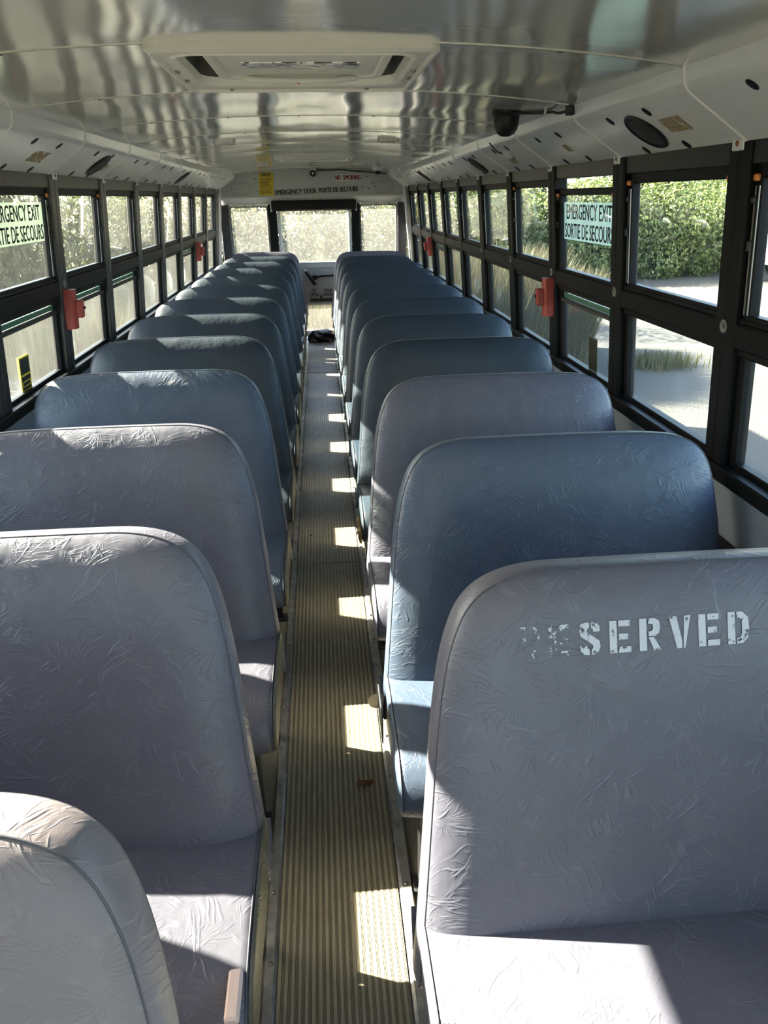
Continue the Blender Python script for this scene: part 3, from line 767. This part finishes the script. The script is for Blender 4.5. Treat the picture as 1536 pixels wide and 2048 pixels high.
CN = {'grey_vinyl': 'grey', 'slate_vinyl': 'slate blue', 'navy_vinyl': 'dark navy', 'mauve_vinyl': 'mauve grey'}
S = .711
SEATS = {}
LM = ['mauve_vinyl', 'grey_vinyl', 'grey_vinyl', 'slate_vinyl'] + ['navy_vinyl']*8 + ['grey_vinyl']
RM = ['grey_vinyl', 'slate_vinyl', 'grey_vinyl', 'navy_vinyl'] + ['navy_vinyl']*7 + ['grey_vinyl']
for k in range(13):
    mt = LM[k]
    if k == 0: lab = 'mauve grey bench seat cut off by the lower left corner, nearest of the left row'
    elif k == 12: lab = 'sun-edged grey vinyl bench seat against the rear wall, rearmost of the left row'
    else: lab = '%s vinyl bench seat, %s from the front in the left row' % (CN[mt], ORD[k])
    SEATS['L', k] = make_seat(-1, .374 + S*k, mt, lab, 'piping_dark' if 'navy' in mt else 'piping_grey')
for k in range(12):
    mt = RM[k]
    if k == 0: lab = 'grey vinyl bench seat with white stencilled RESERVED, nearest of the right row'
    elif k == 1: lab = 'slate blue vinyl bench seat directly behind the RESERVED seat'
    elif k == 3: lab = 'dark navy bench seat with torn cushion corner, fourth from the front in the right row'
    elif k == 11: lab = 'grey vinyl bench seat against the rear wall, rearmost of the right row'
    else: lab = '%s vinyl bench seat, %s from the front in the right row' % (CN[mt], ORD[k])
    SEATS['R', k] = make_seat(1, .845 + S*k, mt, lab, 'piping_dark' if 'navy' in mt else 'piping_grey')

# stencilled RESERVED on the nearest right seat (hand-cut stencil letters, unit cell 0..1 by 0..1.6)
ST = {
 'R': [[(0, 0), (.34, 0), (.34, 1.6), (0, 1.6)], [(.42, 1.6), (.7, 1.6), (.92, 1.45), (.96, 1.1), (.9, .85), (.72, .72), (.42, .72), (.42, .95), (.58, .97), (.64, 1.1), (.62, 1.3), (.42, 1.34)], [(.42, .66), (.66, .66), (1.0, 0), (.66, 0)]],
 'E': [[(0, 0), (.34, 0), (.34, 1.6), (0, 1.6)], [(.42, 1.6), (.95, 1.6), (.95, 1.3), (.42, 1.3)], [(.42, .95), (.85, .95), (.85, .65), (.42, .65)], [(.42, .3), (.98, .3), (.98, 0), (.42, 0)]],
 'S': [[(.06, 1.55), (.3, 1.62), (.46, 1.62), (.46, 1.34), (.36, 1.30), (.33, 1.15), (.9, .70), (.95, .4), (.85, .1), (.6, 0), (.54, 0), (.54, .28), (.62, .34), (.6, .5), (.06, .95), (0, 1.25)], [(.54, 1.62), (.8, 1.58), (.93, 1.4), (.93, 1.15), (.64, 1.15), (.62, 1.3), (.54, 1.34)], [(.46, 0), (.2, .03), (.05, .2), (.0, .5), (.32, .5), (.36, .34), (.46, .28)]],
 'V': [[(0, 1.6), (.36, 1.6), (.60, .35), (.60, 0), (.36, 0)], [(.66, .0), (.66, .45), (.72, 1.6), (1.02, 1.6), (.74, 0)]],
 'D': [[(0, 0), (.34, 0), (.34, 1.6), (0, 1.6)], [(.42, 1.6), (.7, 1.58), (.95, 1.3), (1.0, .8), (.95, .3), (.7, .02), (.42, 0), (.42, .28), (.58, .32), (.66, .55), (.66, 1.05), (.58, 1.28), (.42, 1.32)]],
}
def stencil(word, x0, z0, cell, adv, slope):
    m = MB()
    for i, ch in enumerate(word):
        for poly in ST[ch]:
            P = []
            for j, (u, v) in enumerate(poly):
                P.append((x0 + i*adv + u*cell, z0 + v*cell*.86 + slope*(i*adv + u*cell)))
            m.add([BP(1, q, front_off(q)-.0018) for q in P], [tuple(range(len(P)))])
    return m
se = SEATS['R', 0]
t = stencil('RESERVED', .333, .862, .0375, .0515, .012).ob('lettering', M['stencil'], se[1]); t['label'] = 'worn white stencil letters'
# peach repair tape on the second left seat, foam in the torn corner, loose frame plate and cap
c = SEATS['L', 1][2]
MB().box(-.172, -.149, -.368, -.285, .395, .4135, .004).ob('repair_tape', M['peach_tape'], c)['label'] = 'pale peach repair tape'
c = SEATS['R', 3][2]
def torn():
    m = MB(); R = []
    for i in range(9):
        a = i/8; y = -.37 + .13*a; r = .016*math.sin(math.pi*(.1+.8*a)) + .003
        R.append([(.148 - .004*math.sin(k*1.7+i) + r*math.cos(2*math.pi*k/9)*.6, y, .345 - .05*(1-a) + (r + .003*math.sin(3*k+i))*math.sin(2*math.pi*k/9)) for k in range(9)])
    return m.rings(R, True, True, True)
torn().ob('torn_foam', M['foam'], c, smooth=True)['label'] = 'ripped cushion corner with yellow foam'
fl_ = MB()
for i in range(6):
    y = -.375 + .03*i; fl_.add([(.140, y, .37-.03*(i < 3)), (.128 + .006*(i % 2), y+.015, .32), (.140, y+.034, .36)], [(0, 1, 2)]); fl_.add([(.142, y, .33), (.130, y+.01, .285), (.142, y+.034, .32)], [(0, 1, 2)])
fl_.ob('torn_flap', M['rubber'], c)
e = SEATS['R', 1][0]
MB().box(.134, .138, -.13, .0, .30, .392, .002).ob('side_plate', M['seat_metal'], e)
MB().lathe([(.024, 0), (.026, .004), (.024, .010), (.001, .012)], 20, 'z', (.135, .055, .285)).ob('round_cap', M['tan_cap'], e, smooth=True, angle=40)

# ================================================================== THINGS on the ceiling
def hatch(y0, x, label):
    e = empty('roof_hatch', (x, y0, 1.885)); thing(e, label, 'roof hatch', 'roof hatches')
    A = rrect(-.325, .325, -.004, .672, .03, 6); B = rrect(-.272, .272, .065, .545, .06, 6)
    def zc(p, h): return (p[0], p[1], ceil_z(p[0]+x) - 1.885 + h)
    MB().rings([[zc(p, .006) for p in A], [zc(p, -.011) for p in A], [zc((p[0]*.965, .334+(p[1]-.334)*.965), -.017) for p in A], [zc((p[0]*.955, .334+(p[1]-.334)*.955), -.009) for p in A], [(p[0]*1.05, .305+(p[1]-.305)*1.05, -.008) for p in B], [(p[0]*1.03, .305+(p[1]-.305)*1.03, -.012) for p in B], [(p[0], p[1], -.008) for p in B], [(p[0]*.985, .305+(p[1]-.305)*.985, .012) for p in B]], True).ob('hatch_frame', M['hatchw'], e)
    MB().rings([[(p[0]*1.01, .305+(p[1]-.305)*1.01, .008) for p in B], [(p[0]*.99, .305+(p[1]-.305)*.99, .075) for p in B]], True, False, True).ob('hatch_well', plain('shaded_shaft', (.13, .13, .115), .5), e)  # dark grey stands in for the shade inside the recess
    lp = rrect(-.222, .236, .075, .535, .05, 6)
    lid = MB().rings([[(p[0], p[1], .05) for p in lp], [(p[0], p[1], .010) for p in lp], [(p[0]*.97, .305+(p[1]-.305)*.97, .003) for p in lp], [(p[0]*.90, .305+(p[1]-.305)*.88, .003) for p in lp], [(p[0]*.88, .305+(p[1]-.305)*.85, .009) for p in lp]], True, True, True).ob('hatch_lid', M['hatchw'], e)
    MB().box(-.142, .160, .285, .372, .0072, .0095).ob('foil_label', M['foil'], lid)
    MB().tube([(-.155, .51, .006), (-.11, .482, -.004), (.0, .470, -.008), (.10, .476, -.006), (.165, .51, .006)], .008, 8).ob('pull_handle', M['hatchw'], lid, smooth=True)
    MB().lathe([(.001, -.016), (.010, -.014), (.010, -.004)], 10, 'z', (.0, .474, 0)).ob('red_dot', M['ink_red'], lid)
    for px, py in ((-.30, .30), (-.30, .45), (.30, .30), (.30, .42), (-.25, .022), (0, .02), (.25, .022), (-.2, .64), (.2, .64)):
        MB().lathe([(.007, -.010), (.006, -.016), (.001, -.017)], 8, 'z', (px, py, ceil_z(px+x)-1.885+.001)).ob('frame_screw', M['screw'], e)
    return e
M['hatchw'] = plain('hatch_white', (.72, .71, .65), .38, var=.08, scale=14)
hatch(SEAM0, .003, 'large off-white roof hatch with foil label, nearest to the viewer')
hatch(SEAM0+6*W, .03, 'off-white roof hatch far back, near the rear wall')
def dome_light(x, y, label):
    z = ceil_z(x); e = empty('ceiling_light', (x, y, z)); thing(e, label, 'ceiling light', 'ceiling lights')
    MB().frame(rrect(-.06, .06, -.035, .035, .012), rrect(-.046, .046, -.022, .022, .008), -.014, .002, 'z').ob('light_bezel', M['strip'], e)
    MB().rings([[(p[0], p[1], -.008) for p in rrect(-.047, .047, -.023, .023, .008)], [(p[0]*.9, p[1]*.85, -.022) for p in rrect(-.047, .047, -.023, .023, .008)]], True, True, True).ob('light_lens', M['lens'], e)
dome_light(-.468, 4.62, 'small rectangular ceiling light on the left, nearer of the left pair')
dome_light(.462, 4.58, 'small rectangular ceiling light on the right, nearer of the right pair')
dome_light(-.468, 7.72, 'small rectangular ceiling light on the left, close to the rear wall')
dome_light(.462, 7.72, 'small rectangular ceiling light on the right, close to the rear wall')

e = empty('dome_camera', (.745, 2.93, ceil_z(.745))); thing(e, 'black dome camera hanging from the ceiling on the right', 'camera')
MB().lathe([(.056, .006), (.056, -.008), (.050, -.014), (.047, -.02)], 24).ob('base_ring', M['black_plastic'], e, smooth=True, angle=40)
MB().lathe([(.047, -.014), (.0465, -.036), (.041, -.060), (.030, -.076), (.014, -.083), (.0005, -.084)], 24).ob('dome', M['black_plastic'], e, smooth=True, angle=60)
cb = MB().tube(chaikin([(.795, 2.915, 1.851), (.825, 2.87, 1.845), (.855, 2.82, 1.842), (.866, 2.75, 1.838), (.862, 2.70, 1.828), (.876, 2.645, 1.828), (.886, 2.612, 1.842)], 2), .0045, 6).ob('camera_cable', M['rubber'], None, smooth=True)
thing(cb, 'black cable running from the dome camera to the right cove', 'cable')
MB().box(.850, .868, 2.80, 2.815, 1.836, 1.848, .002).ob('cable_clip', M['sign_white'], cb)
MB().lathe([(.018, -.02), (.02, .0), (.016, .012), (.001, .016)], 10, 'z', (.882, 2.612, 1.835)).ob('rubber_bung', M['rubber'], cb, smooth=True)

e = empty('rear_camera', (.01, 9.12, 1.876)); thing(e, 'small black camera in the middle of the rear wall under the ceiling', 'camera')
MB().box(-.035, .035, -.02, .04, -.01, .012, .003).ob('mount', M['strip'], e)
MB().lathe([(.030, -.030), (.036, -.024), (.036, .02), (.028, .04)], 16, 'y', (0, 0, -.038)).ob('camera_body', M['black_plastic'], e, smooth=True, angle=40)
MB().lathe([(.014, -.036), (.014, -.028)], 12, 'y', (0, 0, -.038)).ob('camera_lens', M['lens'], e)
e = empty('white_dome_camera', (.71, 8.55, ceil_z(.71))); thing(e, 'small white dome camera on the ceiling at the rear right', 'camera')
MB().lathe([(.052, .002), (.052, -.018), (.044, -.028)], 20).ob('base_ring', M['sign_white'], e, smooth=True, angle=40)
MB().lathe([(.040, -.024), (.036, -.044), (.022, -.060), (.001, -.066)], 20).ob('dome', M['black_plastic'], e, smooth=True, angle=60)
cb = MB().tube(chaikin([(.05, 9.165, 1.872), (.2, 9.17, 1.868), (.32, 9.168, 1.876), (.42, 9.17, 1.862), (.62, 9.165, 1.846), (.80, 9.16, 1.828), (.86, 9.12, 1.825)], 2), .006, 6).ob('rear_cable', M['rubber'], None, smooth=True)
thing(cb, 'black cable clipped along the top of the rear wall', 'cable')

# loudspeakers, buzzer, residue on the coves
def speaker(side, y, label):
    t, n = cove_tr(side); o = cove_pt(side, .52, y, .0); e = empty('cove_speaker', o); thing(e, label, 'speaker', 'speakers in the coves')
    def tr(m): return m.map(lambda a, b, c: tuple(t*a + Vector((0, b, 0)) + n*c))
    tr(MB().lathe([(.072, .0), (.074, .004), (.070, .008), (.066, .006)], 28)).ob('speaker_rim', M['black_plastic'], e, smooth=True, angle=40)
    g = MB()
    g.lathe([(.067, .003), (.05, .0075), (.001, .009)], 28)
    tr(g).ob('speaker_grille', plain('grille', (.03, .028, .024), .6, var=.4, scale=300), e, smooth=True, angle=60)
speaker(1, 2.235, 'round black speaker in the right cove, nearest to the viewer'); speaker(1, 4.56, 'round black speaker in the right cove, middle of three')
speaker(1, 6.86, 'round black speaker in the right cove, farthest back')
speaker(-1, 3.86, 'round black speaker in the left cove, nearest to the viewer'); speaker(-1, 6.18, 'round black speaker in the left cove, farther back')
def residue(side, u, y, a, b, k=0):
    t, n = cove_tr(side); m = MB(); random.seed(k)
    P = [(-a, -b), (-a*.3, -b*1.05), (a, -b), (a*1.02, b*.2), (a*.96, b), (-a*.2, b*.94), (-a, b)]
    m.add([(x, y_, 0) for x, y_ in P], [tuple(range(len(P)))]); o = cove_pt(side, u, y, .0015)
    ob = m.map(lambda p, q, r: tuple(o + t*p + Vector((0, q, 0)))).ob('glue_residue', M['glue'], bpy.data.objects['trim_2' if side > 0 else 'trim_1']); return ob
residue(1, .55, 2.05, .028, .058); residue(-1, .5, 3.07, .03, .075); residue(1, .45, 3.80, .025, .05); residue(-1, .45, 3.98, .025, .05); residue(1, .5, 2.95, .02, .03); residue(1, .5, 4.66, .02, .04)
e = empty('cove_buzzer', cove_pt(1, .72, 3.72)); thing(e, 'small white oval buzzer on the right cove behind the dome camera', 'buzzer')
t, n = cove_tr(1)
MB().lathe([(.026, 0), (.026, .012), (.020, .018), (.001, .020)], 16).map(lambda a, b, c: tuple(t*a + Vector((0, b*1.6, 0)) + n*c)).ob('buzzer_body', M['sign_white'], e, smooth=True, angle=40)
MB().tube(chaikin([tuple(t*.01+n*.012), tuple(t*.05+n*.02+Vector((0, .02, 0))), tuple(t*.075+n*.012+Vector((0, .03, 0))), tuple(t*.10+n*.006+Vector((0, .03, 0)))], 2), .003, 6).ob('buzzer_wire', M['rubber'], e, smooth=True)

# red emergency window release boxes on the posts
def alarm(side, y, label):
    f = WALL(side); e = empty('release_box', (side*wx(1.135), y, 1.135)); thing(e, label, 'release handle', 'red emergency window releases')
    o = Vector(e.location)
    def g(m): return m.map(lambda a, b, c: tuple(Vector(f(a, y+b, c)) - o))
    g(MB().prism([(0, -.030), (.034, -.026), (.044, -.012), (.044, .012), (.034, .026), (0, .030)], 1.050, 1.222, 'z')).ob('box_body', M['red_plastic'], e)
    hb = g(MB().box(.040, .076, -.014, .014, 1.098, 1.176, .006)).ob('release_handle', M['red_plastic'], e)
    g(MB().lathe([(.007, .0), (.007, .006), (.001, .007)], 10, 'x', (.0765, 0, 1.142))).ob('push_button', M['black_plastic'], hb)
alarm(1, R0+2*W, 'red emergency release box on the right wall post, nearer one'); alarm(1, R0+7*W, 'red emergency release box on the right wall post, far one near the rear')
alarm(-1, L0+2*W, 'red emergency release box on the left wall post, nearer one'); alarm(-1, L0+7*W, 'red emergency release box on the left wall post, far one near the rear')

# stickers on the emergency windows
def exit_sticker(side, y0, label):
    f = WALL(side); e = empty('exit_sticker', (side*wx(1.5), y0, 1.5)); thing(e, label, 'sticker', 'emergency exit window stickers'); o = Vector(e.location)
    LEN = .585
    def g(m): return m.map(lambda a, b, c: tuple(Vector(f(a, b, c)) - o))
    ya, yb = y0, y0+LEN
    dz = -.036 if side > 0 else 0
    g(MB().box(-.0326, -.0318, ya, yb, 1.432+dz, 1.582+dz)).ob('sticker_film', M['film_right' if side > 0 else 'film'], e)
    for s, z, wd in (('EMERGENCY EXIT', 1.515, .52), ('SORTIE DE SECOURS', 1.440, .565)):
        V, F = text2d(s, wd, .058, .035)
        if side > 0: vs_ = [(-.0312, yb-.012-(.565-wd)*.5-u, z+dz+v) for u, v in V]
        else: vs_ = [(-.0312, ya+.012+(.565-wd)*.5+u, z+dz+v) for u, v in V]
        g(MB().add(vs_, F)).ob('sticker_lettering', M['ink_black'], e)
exit_sticker(1, R0+W+.092, 'pale EMERGENCY EXIT SORTIE DE SECOURS sticker on the right side window')
exit_sticker(-1, L0+W+.092, 'pale EMERGENCY EXIT SORTIE DE SECOURS sticker on the left side window')
def pane_notice(side, y, z0, z1, wd, yellow, label):
    f = WALL(side); e = empty('window_notice', (side*wx(z0), y, z0)); thing(e, label, 'sticker', 'notices on the lower panes'); o = Vector(e.location)
    def g(m): return m.map(lambda a, b, c: tuple(Vector(f(a, b, c)) - o))
    g(MB().box(-.0378, -.0370, y, y+wd, z0, z1)).ob('notice_sheet', M['notice_yellow'] if yellow else M['notice_dark'], e)
    h = z1-z0
    for a, b, c, d in ((.06, .94, .50, .95), (.08, .92, .30, .44), (.15, .85, .17, .27), (.1, .9, .05, .14)):
        g(MB().box(-.0369, -.0364, y+wd*a, y+wd*b, z0+h*c, z0+h*d)).ob('notice_print', M['ink_black'] if yellow else M['notice_dark2'], e)
M['notice_dark'] = plain('notice_dark', (.035, .040, .012), .4); M['notice_dark2'] = plain('notice_dark2', (.018, .022, .010), .4)
pane_notice(-1, 2.93, .880, 1.020, .105, True, 'yellow and black notice on the lower pane of the near left window')
pane_notice(1, 2.90, .885, 1.025, .100, False, 'dark notice on the lower pane of the right window under the exit sticker')
pane_notice(-1, L0+6*W+.15, .885, 1.025, .100, False, 'dark notice on a lower pane at the far left')
pane_notice(1, R0+6*W+.15, .885, 1.025, .100, False, 'dark notice on a lower pane at the far right')

# signs on the rear wall
e = empty('yellow_notice', (-.535, YB, 1.735)); thing(e, 'yellow printed notice sheet on the rear wall, left of the door lettering', 'notice')
e.rotation_euler = (0, math.radians(2), 0)
MB().box(-.084, .084, -.006, -.002, -.122, .122, .001).ob('notice_sheet', M['notice_yellow'], e)
for x0, x1, z, hh in [(-.07, .06, .100, .012), (-.055, .055, .082, .010)] + [(-.068, random.uniform(.02, .07), .055-.0145*i, .005) for i in range(7)] + [(-.074, .074, -.055, .004), (-.07, .05, -.075, .005), (-.07, .06, -.088, .005), (-.07, -.02, -.105, .004)]:
    MB().box(x0, x1, -.0068, -.0058, z, z+hh).ob('notice_print', M['ink_black'], e)
e = empty('no_smoking_sign', (.262, YB, 1.757)); thing(e, 'white NO SMOKING sign with red letters on the rear wall', 'sign')
MB().box(0, .309, -.005, -.001, 0, .068, .001).ob('sign_plate', M['sign_white'], e)
letters('NO', .006, .009, .062, .050, -.0058, M['ink_red'], e, 'sign_lettering', .045); letters('SMOKING', .095, .009, .207, .050, -.0058, M['ink_red'], e, 'sign_lettering', .045)
e = empty('door_lettering', (0, YB, 1.615)); thing(e, 'black EMERGENCY DOOR PORTE DE SECOURS lettering above the rear door', 'lettering')
for s, x, w in (('EMERGENCY', -.438, .312), ('DOOR', -.102, .140), ('PORTE', .068, .150), ('DE', .236, .060), ('SECOURS', .312, .215)):
    letters(s, x, 0.002+.03*(x+.44), w, .052, -.003, M['ink_black'], e, 'letters', .035, .03)
e = empty('header_pad', (0, YB, 1.50)); thing(e, 'long black padded bar above the rear door window', 'pad')
MB().box(-.492, .500, -.085, .0, -.054, .058, .012).ob('pad_cover', plain('pad_vinyl', (.006, .006, .007), .55, spec=.2), e)
for s in (-1, 1): MB().box(s*.496-.008, s*.496+.008, -.06, .0, -.064, .03, .003).ob('pad_bracket', M['white_frame'], e)

# black bag on the floor by the rear door
def bag():
    m = MB(); R = []; rnd = random.Random(3); nu, nv = 40, 14
    for j in range(nv+1):
        t = j/nv; row = []
        for i in range(nu):
            a = 2*math.pi*i/nu; r = math.cos(t*math.pi/2)**.55 if j < nv else 0.0
            fold = 1 + .10*math.sin(5*a+3*t*4) + .06*math.sin(9*a-2+t*7)
            x = .165*r*math.cos(a)*fold; y = .17*r*math.sin(a)*fold
            z = .115*math.sin(t*math.pi/2)*(1+.25*math.sin(2.2*a+.6)*(1-t)) + .007*math.sin(26*x-38*y+2)*math.sin(t*math.pi)
            row.append((x, y, max(0.0, z)))
        R.append(row)
    return m.rings(R, True, True, True)
b = bag().ob('black_bag', M['bag_black'], None, (.012, 8.76, .013), smooth=True); thing(b, 'crumpled black bag lying in the aisle before the rear door', 'bag')

# dry leaves on the mat
def leaf(x, y, s, rz, label):
    m = MB(); R = []; rnd = random.Random(int(x*1000))
    for i in range(9):
        u = i/8; wv = math.sin(math.pi*u)**.7*(.35+.25*math.sin(u*17)**2)
        R.append([((u-.5)*2*s, v*wv*s, s*(.18+.25*math.sin(u*6+v)+.22*v*v)) for v in (-1, -.5, 0, .5, 1)])
    o = m.rings(R, False).ob('dry_leaf', M['leaf_dry'], None, (x, y, .0125), smooth=True); o.rotation_euler = (0, 0, rz); thing(o, label, 'leaf'); return o
leaf(.092, 1.585, .026, .2, 'crumpled brown dry leaf on the ribbed mat in the near aisle')
leaf(-.078, 3.285, .012, 1.0, 'tiny dark dry leaf scrap farther along the mat')

# ================================================================== OUTSIDE
GZ = -1.0
g = MB().box(-60, 80, -40, 90, GZ-.2, GZ).ob('ground', M['gravel']); struct(g, 'grey gravel yard around the bus')
v = MB().box(-40, 4.2, 11.8, 60, GZ, GZ+.03).ob('verge', M['verge']); struct(v, 'grassy verge under the hedges')

def leaf_cloud(n, rx, ry, rz, size, seed, shell=.75):
    rnd = random.Random(seed); V = []; F = []
    lobes = [(rnd.uniform(-.5, .5)*rx, rnd.uniform(-.5, .5)*ry, rnd.uniform(-.35, .35)*rz, rnd.uniform(.45, .75)) for _ in range(9)] + [(rnd.uniform(-.6, .6)*rx, rnd.uniform(-.6, .6)*ry, -.52*rz, .38) for _ in range(4)]
    for _ in range(n):
        lx, ly, lz, ls = rnd.choice(lobes)
        while True:
            d = Vector((rnd.gauss(0, 1), rnd.gauss(0, 1), rnd.gauss(0, 1)))
            if d.length > .1: break
        d.normalize(); r = shell + (1-shell)*rnd.random()
        p = Vector((lx + d.x*rx*ls*r, ly + d.y*ry*ls*r, lz + d.z*rz*ls*r))
        nrm = (d + Vector((rnd.uniform(-.8, .8), rnd.uniform(-.8, .8), rnd.uniform(-.2, 1.0)))).normalized()
        u = nrm.cross(Vector((rnd.uniform(-1, 1), rnd.uniform(-1, 1), rnd.uniform(-1, 1))))
        if u.length < .05: continue
        u.normalize(); w = nrm.cross(u); s = size*rnd.uniform(.6, 1.4); o = len(V)
        V += [tuple(p - u*s), tuple(p - w*s*.5 + nrm*s*.15), tuple(p + u*s), tuple(p + w*s*.5 + nrm*s*.15)]
        F += [(o, o+1, o+2), (o, o+2, o+3)]
    me = bpy.data.meshes.new('foliage'); me.from_pydata(V, [], F); me.update(); return me
def twigs(seed, h, r):
    rnd = random.Random(seed); m = MB()
    for i in range(14):
        a = rnd.uniform(0, 6.28); q = rnd.uniform(.2, .8)*r
        m.tube([(0.1*math.cos(a), .1*math.sin(a), 0), (q*.5*math.cos(a), q*.5*math.sin(a), h*.45), (q*math.cos(a+.3), q*math.sin(a+.3), h*rnd.uniform(.7, .95))], [.03, .02, .008], 5)
    return m.mesh('stems', M['twig'])
BUSH = [leaf_cloud(11000, 1.55, 1.25, 1.35, .054, s) for s in (1, 2, 3)]
FINE = [leaf_cloud(14000, 1.55, 1.25, 1.35, .036, s) for s in (4, 5)]
TW = [twigs(s, 1.7, 1.3) for s in (1, 2)]
def bush(x, y, s, mt, label, cat, group, name='hedge_bush', h=1.0, i=[0]):
    i[0] += 1; me = (FINE if 'rear' in (group or '') else BUSH)[i[0] % 2 if 'rear' in (group or '') else i[0] % 3]
    e = empty(name, (x, y, GZ)); thing(e, label, cat, group); e.rotation_euler = (0, 0, random.uniform(0, 6.28)); e.scale = (s, s, s*h)
    o = put('foliage', me, e, (0, 0, 1.12))
    if not o.material_slots: me.materials.append(M['leaf_green'])
    setmat(o, M[mt]); stuff(o); put('stems', TW[i[0] % 2], e)
    return e
random.seed(11)
def along(P, n):
    out = []; L = [math.dist(P[i], P[i+1]) for i in range(len(P)-1)]; T = sum(L)
    for k in range(n):
        d = T*k/(n-1)
        for i, l in enumerate(L):
            if d <= l+1e-6: t = d/l; out.append((P[i][0]+(P[i+1][0]-P[i][0])*t, P[i][1]+(P[i+1][1]-P[i][1])*t)); break
            d -= l
    return out
for x, y in along([(19.5, 25.8), (14.0, 25.2), (9.5, 24.2), (2.5, 22.8)], 13):
    bush(x+random.uniform(-.4, .4), y+random.uniform(-.4, .4), random.uniform(1.15, 1.3), 'leaf_green', 'leafy green bramble bush in the long hedge across the gravel, beyond the right windows', 'bush', 'hedge beyond the right windows', h=1.12)
for x, y in along([(2.1, 15.6), (0, 15.2), (-3.2, 15.2)], 5):
    bush(x+random.uniform(-.3, .3), y+random.uniform(-.3, .3), random.uniform(.95, 1.1), 'leaf_olive', 'sunlit bush in the thicket behind the bus, beyond the rear windows', 'bush', 'thicket beyond the rear windows', h=1.25)
for x, y in along([(-15.0, 6.5), (-10.5, 11.0), (-7.2, 14.0), (-4.4, 15.8)], 10):
    bush(x+random.uniform(-.4, .4), y+random.uniform(-.4, .4), random.uniform(.95, 1.12), 'leaf_left', 'hazy green bush in the hedge beside the bus, beyond the left windows', 'bush', 'hedge beyond the left windows', h=1.5)
bush(24.5, 33.0, 1.9, 'leaf_yellow', 'yellowing tree rising above the hedge at the right', 'tree', None, 'yellow_tree', 1.25)
bush(17.0, 36.0, 2.2, 'leaf_dark', 'dark evergreen tree behind the hedge, left of the yellowing tree', 'tree', None, 'dark_tree', 1.15)
bush(9.0, 36.0, 2.2, 'leaf_dark', 'dark evergreen tree behind the hedge, farther from the yellowing tree', 'tree', None, 'dark_tree', 1.05)

def grass_patch(name, where, n, hmin, hmax, wd, mt, label, seed=5):
    rnd = random.Random(seed); V = []; F = []
    for _ in range(n):
        x, y = where(rnd); h = rnd.uniform(hmin, hmax); a = rnd.uniform(0, 6.28)
        dx, dy = math.cos(a)*wd, math.sin(a)*wd; bx, by = rnd.gauss(0, .16)*h, rnd.gauss(0, .16)*h; o = len(V)
        V += [(x-dx, y-dy, GZ), (x+dx, y+dy, GZ), (x+bx*.4-dx*.8, y+by*.4-dy*.8, GZ+h*.6), (x+bx*.4+dx*.8, y+by*.4+dy*.8, GZ+h*.6), (x+bx, y+by, GZ+h)]
        F += [(o, o+1, o+3, o+2), (o+2, o+3, o+4)]
    me = bpy.data.meshes.new(name); me.from_pydata(V, [], F); me.update(); me.materials.append(M[mt])
    o = put(name, me); o['label'] = label; o['category'] = 'grass'; return stuff(o)
def wedge(t0, t1, y0, y1):
    def w(r):
        y = r.uniform(y0, y1); return y*r.uniform(t0, t1), y
    return w
def rect(x0, x1, y0, y1): return lambda r: (r.uniform(x0, x1), r.uniform(y0, y1))
def mound(x, y, rx, ry): return lambda r: (x+r.gauss(0, .45)*rx, y+r.gauss(0, .45)*ry)
grass_patch('dry_grass', wedge(.30, .374, 10.3, 12.8), 20000, .7, 1.5, .006, 'grass_dry', 'tall dry grass beyond the right windows, in front of the hedge')
grass_patch('tall_reeds', wedge(.14, .31, 9.9, 12.0), 30000, .9, 1.95, .006, 'grass_dry', 'tall dry reeds beyond the rear right windows', 15)
grass_patch('rear_grass', rect(-4, 1.8, 11.6, 13.2), 9000, .5, 1.2, .008, 'grass_dry', 'dry grass behind the rear door', 6)
grass_patch('verge_weeds', rect(-7.5, -2.2, 11.9, 13.6), 9000, .2, .9, .009, 'leaf_left', 'weeds on the verge beyond the left windows', 8)
grass_patch('weed_clump', mound(5.4, 11.1, .60, .42), 900, .08, .26, .008, 'leaf_olive', 'low weed clump on the gravel outside the right window', 9)

e = empty('white_trailer', (16.45, 21.0, GZ)); thing(e, 'white trailer with upright ribs at the far right edge of the yard', 'trailer')
MB().box(-3.3, 3.3, -1.3, 1.3, .55, 4.2, .03).ob('trailer_body', M['trailer_white'], e)
rib = MB().box(-.03, .03, -1.33, -1.29, .58, 4.15, .008).mesh('side_rib', M['trailer_white'])
for i in range(16): put('side_rib', rib, e, (-3.2+i*.42, 0, 0))
wh = MB().lathe([(.12, -.12), (.42, -.12), (.48, -.08), (.48, .08), (.42, .12), (.12, .12)], 20, 'y').mesh('wheel', M['rubber'], True, 40)
for x in (-2.2, 2.2):
    for y in (-1.1, 1.1): put('wheel', wh, e, (x, y, .48))
